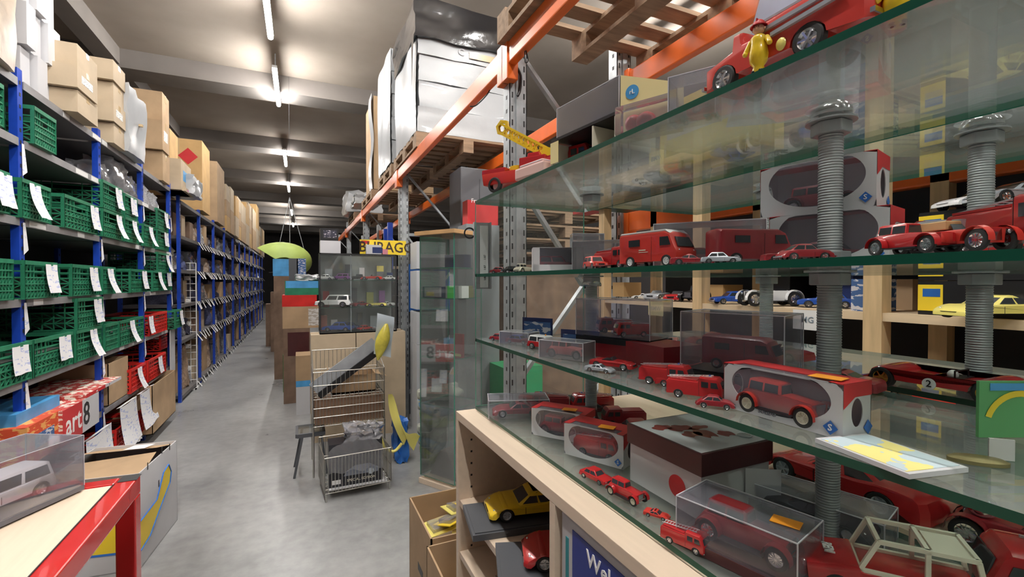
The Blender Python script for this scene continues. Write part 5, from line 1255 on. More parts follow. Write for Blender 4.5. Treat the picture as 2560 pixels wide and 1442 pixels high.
# banana-style open carton on the floor
bb = thing('fruit_carton', 'white and yellow cardboard fruit carton with open flaps behind the table', 'box', (-1.22, 3.12, 0), R(-6))
bw, bl, bh = .43, .55, .52
shell = MB(); t = .006
shell.box(0, bw, 0, t, 0, bh).box(0, bw, bl - t, bl, 0, bh).box(0, t, 0, bl, 0, bh).box(bw - t, bw, 0, bl, 0, bh).box(0, bw, 0, bl, 0, t)
shell.build('carton_walls', white, bb)
def paintedprint(nm, pts, mt_, o=.0008): return MB().add([(bw + o, y, z) for y, z in pts], [tuple(range(len(pts)))]).build(nm, mt_, bb)
paintedprint('yellow_print', [(.0, .1), (.12, .12), (.28, .22), (.42, .3), (.44, .36), (.40, .42), (.32, .40), (.22, .28), (.0, .26)], yelcard)
MB().add([(y, -.0008, z) for y, z in [(.0, .12), (bw, .10), (bw, .3), (.0, .27)]], [(0, 1, 2, 3)]).build('yellow_print', yelcard, bb)
m = MB()
pts = [(.0, .26), (.22, .28), (.32, .40), (.40, .42), (.44, .36), (.42, .3), (.28, .22), (.12, .12), (.0, .1)]
for a, b in zip(pts, pts[1:]): m.bar((bw + .001, a[0], a[1]), (bw + .001, b[0], b[1]), .012, .002)
m.bar((0, -.001, .27), (bw, -.001, .3), .002, .012).bar((0, -.001, .12), (bw, -.001, .10), .002, .012).build('blue_outline', bluecard, bb)
for y, z in ((.1, .5), (.3, .52), (.42, .5), (.25, .34)): MB().box(bw + .0005, bw + .0015, y, y + .012, z, z + .04).build('slot', blacktrim, bb)
MB().add([(0, 0, bh - .1), (bw, 0, bh - .1), (bw, -.0, bh), (0, 0, bh)], [(0, 1, 2, 3)]).add([(t, .02, bh - .03), (bw - t, .02, bh - .03), (bw - .02, bl * .52, bh + .02), (.0, bl * .48, bh + .0)], [(0, 1, 2, 3)]).add([(t, bl, bh - .02), (bw - t, bl, bh - .02), (bw - .02, bl * .55, bh + .04), (.02, bl * .55, bh + .04)], [(0, 1, 2, 3)]).build('flap', card, bb)
MB().box(.0, .34, .05, .4, .3, bh - .05).build('inner_box', card, bb)
MB().add([(bw * .55, bl * .56, bh + .042), (bw * .8, bl * .56, bh + .042), (bw * .82, bl * .8, bh + .025), (bw * .57, bl * .8, bh + .025)], [(0, 1, 2, 3)]).build('white_label', stickw, bb)
carton('tan carton with hand hole between red crates and table', -1.33, -1.12, 2.5, 2.9, 0, .62, card2, open_=True)
# ------------------------------------------------------------ centre of the hall
CY = 4.8
def cp(px, py, Y): return P(px, py, Y=Y)
a, b = cp(777, 838, CY), cp(1014, 1055, CY)
cx0, cx1, czt = a.x, b.x, a.z
mid_ = cp(890, 838, CY).x
carton('big plain cardboard carton, left of two under the glass case', cx0, mid_ - .004, CY, CY + .3, 0, czt, card2, 'big cartons carrying the tall glass case')
carton('big plain cardboard carton, right of two under the glass case', mid_ + .004, cx1, CY, CY + .3, 0, czt, card2, 'big cartons carrying the tall glass case')
dc = thing('display_case', 'black edged glass display case full of small cars on big cartons', 'display case', (0, CY + .03, czt + .001))
dx0, dx1 = cp(799, 800, CY + .03).x, cp(992, 800, CY + .03).x; dh = cp(799, 632, CY + .03).z - czt
dm_ = cp(878, 800, CY + .03).x
m = MB()
def frame2(m, x0, x1, z0, z1, y, w_=.012):
    m.box(x0, x0 + w_, y, y + .012, z0, z1).box(x1 - w_, x1, y, y + .012, z0, z1).box(x0, x1, y, y + .012, z0, z0 + w_).box(x0, x1, y, y + .012, z1 - w_, z1)
frame2(m, dx0, dx1, 0, dh, 0); frame2(m, dx0, dx1, 0, dh, .24); m.box(dx0, dx1, 0, .25, 0, .01)
for x in (dx0, dx1 - .012):
    for z in (0, dh - .012): m.box(x, x + .012, 0, .25, z, z + .012)
m.build('black_frame', blacktrim, dc)
MB().box(dx0 + .012, dx1 - .012, .003, .006, .012, dh - .012).build('front_glass', pane, dc)
MB().box(dx0 + .003, dx0 + .006, .012, .24, .012, dh - .012).build('side_glass', pane, dc)
MB().box(dx0 + .012, dx1 - .012, .242, .246, .012, dh - .012).build('back_panel', mat('hazy_back', (.22, .24, .24), .4), dc)
MB().bar((dm_, .02, .01), (dm_, .02, dh), .01, .01).build('divider', sil, dc)
lvz = [.012, dh * .27, dh * .39, dh * .66]
lvz = [cp(800, y, CY + .03).z - czt for y in (832, 770, 700)]; lvz[0] = .012
for z in lvz[1:]: m = MB(); m.box(dx0 + .013, dx1 - .013, .015, .235, z - .006, z); m.m = [0, 0, 1, 1, 1, 1]; m.build('glass_shelf', [glass, edge], dc)
def dcar(label, px, lev, L, col, st='sedan', rz=160, dy=.12): return car(label, cp(px, 700, CY + .03 + dy).x, CY + .03 + dy, czt + .002 + lvz[lev] + .0006, L * 1.25, col, st, rz, 'cars in the glass case on big cartons')
dcar('white hatchback in the glass case on the cartons', 835, 1, .27, whi, 'suv', 160, .09)
dcar('dark blue car at the bottom left of the carton glass case', 845, 0, .24, blu, 'sedan', 160)
dcar('second dark blue car at the bottom of the carton glass case', 868, 0, .2, navy, 'sedan', 165, .2)
dcar('dark red car in the middle of the carton glass case', 905, 1, .16, redd, 'sports', 20)
dcar('yellow and white car on the middle shelf of the carton glass case', 942, 1, .16, yelp, 'roadster', 160, .06)
dcar('white small car at the right of the middle glass shelf', 965, 1, .14, whi, 'sports', 160)
dcar('purple and yellow toy car on the upper left glass shelf', 852, 2, .14, mat('toy_purple', (.25, .08, .3), .4), 'suv', 160)
dcar('small white car at upper left of the carton glass case', 812, 2, .14, whi, 'sedan', 165)
dcar('black vintage car on the upper shelf of carton glass case', 893, 2, .12, black, 'vintage', 160)
dcar('red open car on the upper right glass shelf', 930, 2, .17, redo, 'roadster', 160, .07)
dcar('white car at the far right of the upper glass shelf', 972, 2, .12, whi, 'sedan', 160)
dcar('orange car low right in the carton glass case', 912, 0, .13, redo, 'sedan', 30)
dcar('silver car low right behind the yellow bag in the glass case', 950, 0, .13, sil, 'sports', 30)
o = carton('small yellow toy box on upper right glass shelf', cp(942, 700, CY + .2).x, cp(958, 700, CY + .2).x, CY + .2, CY + .23, czt + lvz[2] + .002, czt + lvz[2] + .16, mat('smoke_grey', (.2, .2, .22), .4), tp=False, name='toy_box', cat='toy box')
MB().box(0, .07, -.001, 0, .09, .15).build('yellow_front', yelp, o)
for q, (px_, lev_, w_, h_, c_, nm_) in enumerate(((822, 2, .07, .14, sil, 'silver'), (872, 2, .06, .2, gunm, 'dark grey'), (905, 2, .05, .16, white, 'white'), (975, 2, .06, .1, navy, 'navy'), (815, 1, .06, .2, redd, 'dark red'), (885, 1, .06, .24, gunm, 'charcoal'), (925, 1, .07, .18, mat('faded_olive', (.3, .32, .1), .5), 'olive'), (955, 1, .06, .2, mat('faded_purple', (.25, .12, .3), .5), 'purple'), (808, 0, .07, .2, mat('faded_brick', (.3, .08, .06), .5), 'brick red'), (835, 0, .06, .14, white, 'white lower'), (900, 0, .05, .22, gunm, 'black lower'), (935, 0, .08, .18, sil, 'silver lower'), (965, 0, .06, .16, skyblue, 'blue lower'))):
    xq = cp(px_, 700, CY + .2).x
    carton('%s toy box at the back of the glass case on the big cartons' % nm_, xq - w_ / 2, xq + w_ / 2, CY + .2, CY + .235, czt + .002 + lvz[lev_] + .0006, czt + .002 + lvz[lev_] + h_ * .8, c_, 'toy boxes at the back of the glass case', tp=False, name='toy_box', cat='toy box')
ztc = czt + dh + .003
# boxes and sign on top of the case
x0, x1 = cp(797, 0, CY + .1).x, cp(848, 0, CY + .1).x; z1_ = cp(800, 601, CY + .1).z; z2_ = cp(800, 570, CY + .1).z
o = carton('silver grey carton on top of the glass case, under a black box', x0, x1, CY + .08, CY + .3, ztc, z1_, mat('silver_card', (.55, .55, .58), .4), tp=False, name='toy_box', cat='toy box')
o = carton('black carton with clear window on top of the silver carton', x0 + .0, x1 - .02, CY + .08, CY + .28, z1_ + .001, z2_, black, tp=False, name='toy_box', cat='toy box')
MB().box(.03, .15, -.001, 0, .03, .10).build('dark_print', busyblack, o)
sx0, sx1 = cp(897, 0, CY + .12).x, cp(1013, 0, CY + .12).x; sz0, sz1 = cp(900, 631, CY + .12).z, cp(900, 600, CY + .12).z
sg = thing('shop_sign', 'yellow sign with dark lettering standing on the glass case', 'sign', (sx0, CY + .12, ztc), 0)
W_s, H_s = sx1 - sx0, cp(950, 600, CY + .12).z - ztc
MB().box(0, W_s, 0, .01, 0, H_s).build('sign_board', yelcard, sg)
tx = text('sign_lettering', 'BURAGO', H_s * 1.0, mat('sign_ink', (.04, .02, .01), .6), sg, (W_s * .58, -.001, H_s * .48), FNY, .0006, .92)
MB().box(W_s * .03, W_s * .2, -.001, 0, H_s * .72, H_s * .92).build('red_logo', redcard, sg)
o = carton('white card box before the yellow sign on the glass case', cp(912, 0, CY + .08).x, cp(950, 0, CY + .08).x, CY + .05, CY + .11, ztc, ztc + H_s * .62, white, tp=False, name='toy_box', cat='toy box'); MB().box(.06, .16, -.001, 0, .01, .07).build('car_print', navy, o)
carton('small pink box right of the white card box by the yellow sign', cp(953, 0, CY + .08).x, cp(966, 0, CY + .08).x, CY + .05, CY + .1, ztc, ztc + H_s * .35, mat('rose_card', (.55, .2, .25), .5), tp=False, name='toy_box', cat='toy box')
# column of window boxes right of the case
zc = .0
cols_ = [(870, 'black', black), (0, '', black)]
x0, x1 = cp(996, 0, CY + .35).x, cp(1019, 0, CY + .35).x
kb = carton('tall plain carton standing behind the big cartons on the right', x0, x1 + .0, CY + .62, CY + .9, 0, .95, card2, tp=False) if False else None
zz = 0; names = ['lowest', 'second', 'third', 'fourth', 'fifth', 'sixth', 'seventh', 'eighth', 'ninth', 'tenth', 'topmost']
for k in range(11):
    h = .155; cc = [card, black, black, gunm, black, black, black, yel, black, black, redd][k]
    o = carton('window box with a dark car, %s of the pile right of the glass case' % names[k], x0 + .01 * (k % 2), x1 + .01, CY + .55, CY + .85, k * h, (k + 1) * h - .003, black, 'pile of window boxes right of the glass case', tp=False, name='window_carton', cat='toy box')
    MB().box(.01, x1 - x0 - .01, -.001, 0, .02, .12).build('window_film', film if False else acryl, o); MB().box(.02, x1 - x0 - .02, -.0008, -.0002, .03, .07).build('car_print', (sil, yel, redd, whi)[k % 4], o)
# ---- column of boxes left of the case
def blk(label, px0, px1, yt, Y, z0, m, dep=.4, name='cardboard_box', cat='box', tp=False, **k):
    A, B = cp(px0, yt, Y), cp(px1, yt, Y); return carton(label, A.x, B.x, Y, Y + dep, z0, A.z, m, 'column of boxes left of the glass case', tp, name=name, cat=cat, **k), A.z
YY = 5.9
o, z = blk('green crate on the floor left of the big cartons', 707, 741, 888, 7.2, 0, mat('olive_green', (.06, .15, .05), .5), .5, 'plastic_box')
o, z = blk('white carton with blue lid on the floor left of the big cartons', 740, 775, 953, YY, 0, white, .3); MB().box(-.001, .18, -.001, 0, z - .07, z).build('blue_band', skyblue, o)
o, z1_ = blk('orange brown carton standing on the white and blue carton', 739, 777, 890, YY, z + .001, card, .35)
o, z = blk('dark open box with brown inside, left column', 708, 775, 822, 6.5, 0, card4, .5)
A = cp(708, 888, 6.5); MB().box(.05, .3, -.001, 0, z - .35, z - .05).build('dark_front', maroon, o)
o, z2_ = blk('tan carton with picture label on the dark box, left column', 706, 800, 767, 6.5, z + .001, card, .5)
MB().box(.30, .50, -.001, 0, .03, (z2_ - z) - .03).build('picture_label', scribble('faded_picture', (.6, .58, .55), (.4, .35, .3), 18, .5), o)
o, z3_ = blk('red plastic crate on the tan carton, left column', 705, 792, 738, 6.5, z2_ + .001, redcr, .5, 'plastic_box')
o, z4_ = blk('green crate with blue front panel on the red crate, left column', 712, 798, 702, 6.5, z3_ + .001, green, .5, 'plastic_box')
MB().box(.01, (cp(798, 0, 6.5).x - cp(712, 0, 6.5).x) - .01, -.001, 0, .09, .18).build('blue_panel', skyblue, o)
bundle('plastic_bag', 'white plastic bag heaped on the green and blue crate', cp(735, 0, 6.5).x, cp(797, 0, 6.5).x, 6.55, 6.9, z4_ + .001, z4_ + .08, wrap, .015, seed=5)
o, z = blk('light blue carton farther back, left of the green crate', 682, 722, 670, 8.2, 1.5, skyblue, .4)
o2, z_ = blk('brown carton stack carrying the light blue carton', 684, 722, 690, 8.2, 0, card4, .4); o.location.z = z_ + .002
o2, z_ = blk('dark goods box behind the crates', 722, 745, 672, 7.4, 1.4, gunm, .3); z5 = z_
o3, z_ = blk('blue and white goods box behind the crates', 742, 765, 672, 7.4, 1.4, busyblue, .3)
o4, z_ = blk('tall cartons carrying the goods boxes behind the crates', 716, 772, 705, 7.4, 0, card4, .35); o2.location.z = o3.location.z = z_ + .002
for q, (a_, b_, yt) in enumerate(((676, 700, 730), (664, 690, 760))):
    blk('brown carton at the far end of the aisle, %s' % ['taller one', 'shorter one'][q], a_, b_, yt, 11.5 + q, 0, card4, .4)
# hanging green basket
hb = thing('hanging_basket', 'pale green round hanging tent-like basket above the boxes', 'basket', tuple(cp(725, 650, 9.0)), 0)
m = MB()
def bas(u, v):
    t_ = R(-95) + u * R(235); q = math.sqrt(max(0, 1 - (2 * v - 1) ** 2 * .96)); r1 = .36 * q * (1.0 + .35 * u * u)
    return (r1 * math.cos(t_) - .14 * u * u, .34 * (2 * v - 1), r1 * .8 * math.sin(t_) - .05 * u)
m.sheet(bas, 20, 12).build('green_shell', mat('lime_fabric', (.38, .5, .12), .6, var=.2, scale=4), hb, smooth=80)
MB().sheet(lambda u, v: (-.33 + .3 * u, .25 * (v - .5), -.22 + .12 * u * u), 8, 4).build('white_rim', white, hb, smooth=80)
MB().ball((-.12, 0, -.04), .12, 0, 10, (1, 1, .9)).build('yellow_cushion', yelp, hb, smooth=60)
MB().bar((0, 0, .27), (0, 0, 1.1), .008).bar((-.2, 0, .1), (0, 0, 1.1), .008).bar((.25, 0, .1), (0, 0, 1.1), .008).build('hanging_cord', steel, hb)
MB().bar((0, 0, 1.1), (0, 0, 5.15 - hb.location.z), .004).build('ceiling_wire', blacktrim, hb)
# ------------------------------------------------------------ wire basket stand
TYf = 3.95
a, b = cp(783, 1000, TYf), cp(961, 1000, TYf)
zs_ = a.z; zt2 = cp(870, 925, TYf).z; zt3 = zt2 + .12
st = thing('wire_basket_stand', 'chrome wire basket stand with two baskets in the aisle', 'basket stand', (a.x, TYf, 0)); W2 = b.x - a.x; D2 = .42
m = MB()
def wgrid(m, p, u, v, nu, nv, r=.0022, edge_r=.004):
    p, u, v = Vector(p), Vector(u), Vector(v)
    for i in range(nu + 1): m.tube(p + u * (i / nu), p + u * (i / nu) + v, edge_r if i in (0, nu) else r, 5)
    for j in range(nv + 1): m.tube(p + v * (j / nv), p + v * (j / nv) + u, edge_r, 5)
zb0 = .40
wgrid(m, (0, 0, zs_), (W2, 0, 0), (0, 0, zt2 - zs_), 16, 2)
m.build('basket_front', wire, st)
m = MB(); wgrid(m, (0, D2, zs_), (W2, 0, 0), (0, 0, zt3 - zs_), 16, 2); m.build('basket_back', wire, st)
m = MB(); wgrid(m, (0, 0, zs_), (W2, 0, 0), (0, D2, 0), 16, 5); m.build('basket_floor', wire, st)
for x in (0, W2):
    m = MB(); wgrid(m, (x, 0, zs_), (0, D2, 0), (0, 0, zt2 - zs_), 10, 2); m.tube((x, 0, zt2), (x, D2, zt3), .004); m.build('basket_side', wire, st)
m = MB(); wgrid(m, (0, 0, zb0), (W2, 0, 0), (0, 0, zs_ - zb0), 22, 3); m.build('lower_basket_front', wire, st)
m = MB(); wgrid(m, (0, 0, zb0), (W2, 0, 0), (0, D2, 0), 16, 4); m.build('lower_basket_floor', wire, st)
for x in (0, W2):
    m = MB(); wgrid(m, (x, 0, zb0), (0, D2, 0), (0, 0, zs_ - zb0), 10, 3); m.build('lower_basket_side', wire, st)
for x in (0, W2):
    for y in (0, D2): MB().tube((x, y, 0.0), (x, y, zb0), .008, 8).build('leg', wire, st)
carton('brown board box filling the lower basket of the wire stand', a.x + .012, b.x - .012, TYf + .02, TYf + .38, zb0 + .008, zs_ - .012, mat('brown_board', (.22, .13, .08), .8), tp=False)
carton('brown open box lying in the upper wire basket', a.x + .14, b.x - .05, TYf + .12, TYf + .38, zs_ + .008, zs_ + .15, card, open_=True)
pn = thing('leaning_panel', 'grey panel with black edge leaning diagonally across the wire basket', 'panel', tuple(cp(793, 985, TYf + .06)), 0)
e1 = cp(948, 868, TYf + .06) - cp(793, 985, TYf + .06); L1 = e1.length; e1.normalize(); nn = Vector((-e1.z, 0, e1.x))
m = MB(); q0, q1 = Vector((0, 0, 0)), e1 * L1
m.add([q0, q1, q1 + nn * .10, q0 + nn * .10, q0 + Vector((0, .02, 0)), q1 + Vector((0, .02, 0)), q1 + nn * .10 + Vector((0, .02, 0)), q0 + nn * .10 + Vector((0, .02, 0))], [(0, 1, 2, 3), (7, 6, 5, 4), (0, 4, 5, 1), (2, 6, 7, 3), (1, 5, 6, 2), (0, 3, 7, 4)])
m.build('grey_board', mat('mirror_grey', (.45, .48, .52), .25, .3, var=.2, scale=10), pn)
MB().bar(q0 - nn * .02 + Vector((0, -.005, 0)), q1 - nn * .02 + Vector((0, -.005, 0)), .05, .03, up=(0, 1, 0)).build('black_edge', black, pn)
# lower front basket with box
TYb = 3.46
a2, b2 = cp(812, 1236, TYb), cp(980, 1210, TYb)
fb = thing('wire_basket', 'low chrome wire basket on the floor holding a boxed model', 'wire basket', (a2.x, TYb, 0), R(4)); W3 = b2.x - a2.x; h0 = a2.z; h1 = cp(890, 1135, TYb).z; D3 = .34
for nm, args in (('basket_front', ((0, 0, h0), (W3, 0, 0), (0, 0, h1 - h0), 20, 1)), ('basket_back', ((0, D3, h0), (W3, 0, 0), (0, 0, h1 - h0 + .05), 20, 2)), ('basket_floor', ((0, 0, h0), (W3, 0, 0), (0, D3, 0), 16, 5)), ('basket_side', ((0, 0, h0), (0, D3, 0), (0, 0, h1 - h0), 12, 2)), ('basket_side', ((W3, 0, h0), (0, D3, 0), (0, 0, h1 - h0), 12, 2))):
    m = MB(); wgrid(m, *args); m.build(nm, wire, fb)
for x in (0.01, W3 - .01):
    for y in (.01, D3 - .01): MB().tube((x, y, 0), (x, y, h0), .007, 8).build('leg', wire, fb)
o = carton("black carton lettered EDITION in the low wire basket", a2.x + .03, b2.x - .06, TYb + .06, TYb + .22, h0 + .012, cp(890, 1118, TYb).z + .02, mat('black_glossy_box', (.02, .02, .025), .25), tp=False, name='model_carton', cat='toy box')
wx_ = b2.x - a2.x - .09
text('box_lettering', 'SPECIAL EDITION', .026, cream, o, (wx_ * .6, -.002, .035), FNY); MB().box(.02, .08, -.002, 0, .02, .05).build('white_logo', stickw, o)
pr = MB(); pr.prism([(.1, .07), (.34, .07), (.35, .1), (.28, .14), (.18, .14), (.12, .105)], -.002, -.001); pr.build('car_silhouette', mat('silhouette', (.2, .22, .27), .3), o)
MB().lathe([(0, -.003), (.022, -.003), (.022, -.001), (0, -.001)], 16, o=(.29, 0, .08), ax='y').build('wheel_print', sil, o)
def bagf(u, v):
    x = wx_ * u; return (x, -.012 - .01 * math.sin(14 * u + 6 * v), .12 + (.16 + .09 * math.sin(3 * u)) * v + .012 * math.sin(18 * u))
pb = MB().sheet(bagf, 14, 8).build('plastic_bag', film, None, smooth=70); pb.location = (a2.x + .03, TYb + .05, h0 + .0); tag(pb, 'crinkled clear plastic bag draped over the black EDITION carton', 'plastic bag')
pb2 = bundle('crumpled_plastic', 'crumpled grey plastic film heaped on the black carton', a2.x + .16, a2.x + .40, TYb + .08, TYb + .2, cp(890, 1118, TYb).z + .021, cp(890, 1080, TYb).z, film, .03, 'plastic film', seed=12)
o = MB().box(0, W3 - .06, 0, D3 - .05, 0, .006).build('white_card_sheet', white); o.location = (a2.x + .03, TYb + .03, h0 + .005); tag(o, 'white card sheet lying in the low wire basket', 'card')
# side metal frame left of the baskets
sf = thing('folding_stand', 'dark metal folding stand left of the wire baskets', 'stand', tuple(Vector((cp(742, 1100, 4.0).x, 4.0, 0))), 0)
for i, (p_, q_) in enumerate((((0, 0, .33), (.2, 0, .33)), ((0, .25, .33), (.2, .25, .33)), ((0, 0, .33), (0, .25, .33)), ((.2, 0, .33), (.2, .25, .33)))): MB().bar(p_, q_, .02, .03).build('top_frame', gunm, sf)
for p_, q_ in (((.04, 0, .32), (-.02, 0, 0)), ((.18, 0, .32), (.22, 0, 0)), ((.04, .25, .32), (-.02, .25, 0)), ((.18, .25, .32), (.22, .25, 0))): MB().bar(p_, q_, .018).build('leg', gunm, sf)
MB().box(.0, .2, 0, .25, .335, .342).build('glass_top', pane, sf)
# yellow foil bag and ribbon
yb = thing('foil_bag', 'yellow and silver foil bag hanging upright at the wire basket corner', 'bag', tuple(cp(945, 885, TYf - .02)), 0)
m = MB(); m.loft([[(r_ * math.cos(t_) * .055 + .0 + .01 * k, r_ * math.sin(t_) * .035, -.05 + .30 * k / 7) for t_ in [2 * math.pi * i / 14 for i in range(14)]] for k, r_ in enumerate((.15, .5, .8, 1.0, 1.05, .9, .6, .2))]); m.build('yellow_body', mat('foil_yellow', (.75, .65, .1), .3, var=.25, scale=18, bump=.4), yb, smooth=70, crumple=.0)
MB().sheet(lambda u, v: (-.03 + .14 * u + .03 * v, .03 + .02 * math.sin(6 * v), -.0 + .34 * v - .04 * u), 6, 8).build('silver_foil', mat('foil_silver', (.6, .68, .75), .25, .3), yb, smooth=70)
rb = thing('yellow_ribbon', 'bright yellow plastic bag tail hanging right of the wire stand', 'ribbon', tuple(cp(970, 985, TYf - .02)), 0)
m = MB().sheet(lambda u, v: ((.02 + .12 * v) * u + .13 * v * v, -.01 + .015 * math.sin(7 * v), -.45 * v + .06 * math.sin(8 * u * v)), 5, 10); m.build('bag_tail', yelp, rb, smooth=60)
bg = bundle('blue_bag', 'blue crumpled bag low behind the yellow bag tail', cp(985, 0, 4.0).x, cp(1012, 0, 4.0).x, 3.95, 4.1, 0, .36, bluecard, .02, 'bag', seed=6)
cable('yellow plastic strap looping from the basket to the blue bag', PX([(930, 1100), (948, 1090), (962, 1118), (985, 1128), (1005, 1108)], 3.7), .012, 'yellow_strap', 'strap', yelp)
# ------------------------------------------------------------ tall glass showcase
A_, B_, D_ = Vector((1.013, 3.198, 0)), Vector((.825, 3.515, 0)), Vector((1.20, 3.31, 0))
ux = (B_ - A_); lx = ux.length; ang = math.atan2(ux.y, ux.x); 
sc = thing('tall_showcase', 'tall frameless glass showcase with wooden top board and base', 'showcase', tuple(A_), ang)
# local x from front corner to far left corner, local -y to the right side
dw = .34
MB().box(-.02, lx + .02, -dw - .02, .02, 1.905, 1.935).build('top_board', mat('oak_board', (.55, .33, .15), .5, var=.15, scale=8), sc, bevel=.002)
MB().box(-.0, lx, -dw, 0, .0, .04).box(.03, lx - .03, -dw + .03, -.03, .04, .06).build('base_board', lamin, sc, bevel=.002)
def gbox(nm, x0, x1, y0, y1, z0, z1, ms): m = MB(); m.box(x0, x1, y0, y1, z0, z1); m.m = ms; m.build(nm, [pane, edgel], sc)
gbox('glass_pane', .01, lx - .01, -.012, -.007, .062, 1.904, [1, 1, 0, 1, 0, 1]); gbox('glass_pane', .007, .012, -dw + .01, -.013, .062, 1.904, [1, 1, 1, 0, 1, 0])
gbox('glass_pane', lx - .012, lx - .007, -dw + .01, -.013, .062, 1.904, [1, 1, 1, 0, 1, 0]); gbox('glass_pane', .01, lx - .01, -dw + .007, -dw + .012, .062, 1.904, [1, 1, 0, 1, 0, 1])
shz = [ZA(1100, y, .93) for y in (1000, 893, 738)]
shz = [.62, .98, 1.43]
for z in shz: gbox('glass_shelf', .014, lx - .014, -dw + .014, -.014, z - .006, z, [0, 0, 1, 1, 1, 1])
def inshow(o, x, y, z, rz=0):
    v = Matrix.Translation(A_) @ Matrix.Rotation(ang, 4, 'Z') @ Vector((x, y, z)); o.location = v; o.rotation_euler = (0, 0, ang + R(rz)); return o
def sbox(label, w_, d_, h_, m, x, y, z, rz=180, name='toy_box'): 
    o = MB().box(-w_ / 2, w_ / 2, -d_ / 2, d_ / 2, 0, h_).build(name, m, None, bevel=.001); tag(o, label, 'toy box', 'packs in the tall showcase'); return inshow(o, x, y, z, rz)
o = sbox('navy and white pack with a yellow car print in the showcase', .20, .08, .085, navy, .24, -.06, shz[2] + .001); MB().box(-.08, .095, -.042, -.04, .008, .08).build('picture_print', white, o); MB().box(-.06, .02, -.043, -.042, .015, .045).build('yellow_print', yelp, o)
o = sbox('pack with bright green price card in the showcase', .16, .08, .09, mat('pale_grey_pack', (.4, .45, .42), .5), .06, -.10, shz[2] + .001); MB().box(-.06, .02, -.043, -.041, -.0, .09).build('green_card', neon, o)
sbox('yellow green pack right of the bright green card in the showcase', .08, .06, .09, mat('olive_pack', (.4, .4, .12), .5), .06, -.22, shz[2] + .001)
o = sbox('red card pack with a small car in the lower showcase', .09, .02, .18, redcard, .06, -.12, shz[1] + .001); MB().box(-.03, .03, -.012, -.010, .01, .03).build('yellow_car_print', yelp, o)
sbox('flat white leaflet pile in the lower showcase', .18, .12, .008, white, .20, -.12, shz[1] + .001)
sbox('blue and grey pack high in the showcase', .2, .08, .10, navy, .14, -.2, 1.66); gbox('glass_shelf', .014, lx - .014, -dw + .014, -.014, 1.652, 1.659, [0, 0, 1, 1, 1, 1])
inshow(car('small dark toy motorcycle like car low in the showcase', 0, 0, 0, .08, black, 'phaeton', 0, 'packs in the tall showcase'), .05, -.2, shz[1] + .001)
o = MB().prism([(-.16, 0), (.14, 0), (.02, .2), (-.05, .2)], -.1, .1).build('brown_ramp', mat('brown_felt', (.16, .12, .1), .8)); tag(o, 'brown wedge shaped block at the bottom of the showcase', 'block'); inshow(o, .16, -.17, .061, 180)
# grey aluminium profile with white rule
pf = thing('aluminium_profile', 'grey aluminium profile with white size strip leaning by the display', 'metal profile', (.456, 1.186, 1.42), R(-12))
zt5 = P(1205, 555, Y=1.175).z - 1.42; zb5 = P(1205, 722, Y=1.175).z - 1.42
MB().box(-.024, .024, 0, .01, zb5 + 0, zt5).box(-.024, -.020, -.012, 0, zb5, zt5).box(.020, .024, -.012, 0, zb5, zt5).build('profile', mat('anodised', (.45, .46, .48), .35, .7), pf)
MB().box(-.008, .014, -.0135, -.0125, zb5 + .004, zt5 - .01).build('white_strip', stickw, pf)
for k in range(3): text('strip_print', '1:87', .008, black, pf, (.0055, -.014, zb5 + .03 + k * .028), (math.pi / 2, -math.pi / 2, 0))
MB().lathe([(.012, -.004), (.016, -.004), (.016, .0), (.012, .0)], 16, o=(-.035, 0, zt5 - .03), ax='y').build('black_ring', black, pf)
# white/red packs on top left of display
o = carton('red book-like box with small white print beyond the display end', cp(1168, 0, 3.74).x, cp(1245, 0, 3.74).x, 3.74, 3.87, cp(1180, 560, 3.74).z, cp(1180, 500, 3.74).z, redcard, tp=False, name='toy_box', cat='toy box'); text('box_print', 'France', .05, stickw, o, (.1, -.001, .2), FNY)
# ------------------------------------------------------------ grey white panels and goods behind the showcase
gW = 'white boards behind the tall showcase'
for k, (yt, yb_) in enumerate(((603, 672), (676, 772), (780, 858), (862, 952))):
    Y = 4.6; A = cp(1042, yt, Y); B = cp(1100, yb_, Y)
    carton('pale grey box behind the showcase, %s of the white column' % ['topmost', 'second', 'third', 'lowest'][k], A.x, B.x + .06, Y, Y + .3, B.z if k < 3 else 0, A.z, mat('pale_grey_box', (.58, .6, .63), .5), gW, tp=False)
blk_ = carton('mid grey cupboard right behind the showcase carrying the red box', cp(1165, 0, 3.72).x, cp(1248, 0, 3.72).x, 3.72, 3.95, 0, cp(1180, 560.5, 3.74).z, mat('mid_grey_panel', (.2, .22, .23), .5), 'dark cupboards under the rack', tp=False, name='cupboard', cat='cabinet')
gR = 'goods stored under the orange rack'
rr = random.Random(9)
for k in range(22):
    y = 5.4 + (k % 11) * .62; zlev = 0 if k < 11 else 1.2
    carton('goods carton %s under the orange rack, %s counted away from the camera' % ('on the floor' if k < 11 else 'piled second', ['first', 'second', 'third', 'fourth', 'fifth', 'sixth', 'seventh', 'eighth', 'ninth', 'tenth', 'farthest'][k % 11]), 1.15, 1.7, y, y + rr.uniform(.4, .58), zlev, zlev + (1.19 if k < 11 else rr.uniform(.3, .6)), rr.choice([card, card2, gunm, white, bluecard, card4]), gR if k < 11 else gR + ', upper ones', tp=False)
o = MB().box(0, .06, 0, .06, 0, 2.3).build('blue_post', bluest); o.location = (cp(968, 0, 5.9).x, 5.9, 0); tag(o, 'blue steel post left of the second grey rack post', 'post', 'blue steel posts near the rack')
o = MB().box(0, .06, 0, .06, 0, 2.25).build('blue_post', bluest); o.location = (cp(958, 0, 6.2).x, 6.2, 0); tag(o, 'second blue steel post just behind the first', 'post', 'blue steel posts near the rack')
for q in range(2): MB().box(0, 0.06, -.02, 0, .3 + q, .32 + q).build('bolt_plate', steel, o)
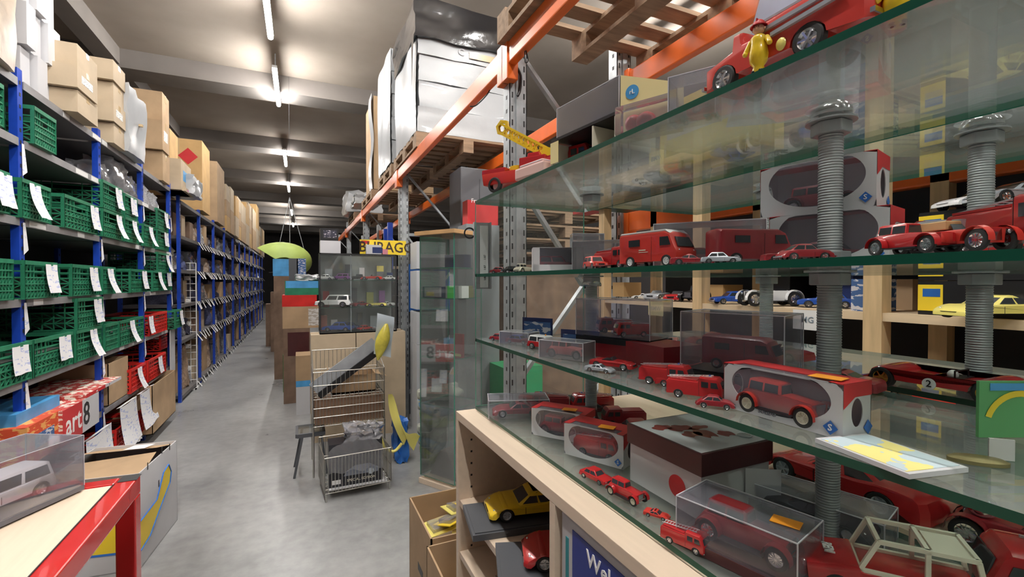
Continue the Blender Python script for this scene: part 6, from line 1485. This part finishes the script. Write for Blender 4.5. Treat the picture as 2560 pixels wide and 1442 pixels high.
# white/yellow floor goods beside showcase
bs = thing('plastic_sack', 'pile of yellow, green and white printed sacks beside the showcase', 'sack', (1.30, 4.15, 0)) if False else None
for k in range(6):
    o = MB().box(-.25, .25, -.18, .18, 0, .1).build('printed_sack', scribble('sack_print_%d' % k, (.62, .66, .55), [(.5, .6, .1), (.2, .4, .6), (.4, .4, .35)][k % 3], 9, .5), None, bevel=.03, smooth=60); o.location = (1.22, 3.95, .001 + k * .102); o.rotation_euler = (0, 0, R(10 * (k % 3))); tag(o, 'printed sack, %s of the pile beside the showcase' % ['lowest', 'second', 'third', 'fourth', 'fifth', 'topmost'][k], 'sack', 'printed sacks beside the showcase')
carton('green crate behind the pile of printed sacks', 1.5, 1.85, 3.4, 3.75, 0, .85, greencard, tp=False, name='plastic_box', cat='crate')
# ------------------------------------------------------------ two open cartons by the birch cabinet
for k, (x0, y0, z1_) in enumerate(((.47, 1.86, .60), (.385, 1.28, .62))):
    lab = ['far open carton holding yellow blister packs, beside the birch cabinet', 'near open carton holding white and blue packs, beside the birch cabinet'][k]
    x0, y0 = ((P(1032, 1260, Z=.62).x, 1.62), (P(1052, 1335, Z=.62).x, 1.225))[k]
    o = carton(lab, x0, x0 + .34, y0, y0 + .36, 0, .62, card, 'open cartons beside the birch cabinet', open_=False if False else True)
    for ch in list(o.children): bpy.data.objects.remove(ch)
    rr = random.Random(3 + k)
    for i in range(8):
        p_ = MB().box(-.065, .065, -.045, .045, 0, .003).box(-.045, .045, -.03, .03, .003, .018, 1).build('blister_pack', [(yelp, yelcard, mat('pale_blue_card', (.45, .6, .8), .5), white)[(i % 2) if k == 0 else 2 + i % 2], film])
        p_.location = (x0 + .09 + .05 * (i % 4), y0 + .08 + .06 * (i // 2), .50 + .022 * i * .6); p_.rotation_euler = (rr.uniform(-.3, .3), rr.uniform(-.25, .25), rr.uniform(-.8, .8))
        tag(p_, ('yellow blister pack in the far open carton, %s' if k == 0 else 'pale packed card in the near open carton, %s') % ['lowest', 'second lowest', 'third lowest', 'fourth lowest', 'fifth lowest', 'sixth lowest', 'seventh lowest', 'topmost'][i], 'blister pack', 'packs in the open cartons')
    MB().box(-.001, 0, .12, .2, .4, .43).build('hand_hole', blacktrim, o)
    f_ = carton('flat filler carton inside the %s open carton' % ['far', 'near'][k], x0 + .01, x0 + .33, y0 + .01, y0 + .35, .008, .48, card2, tp=False)
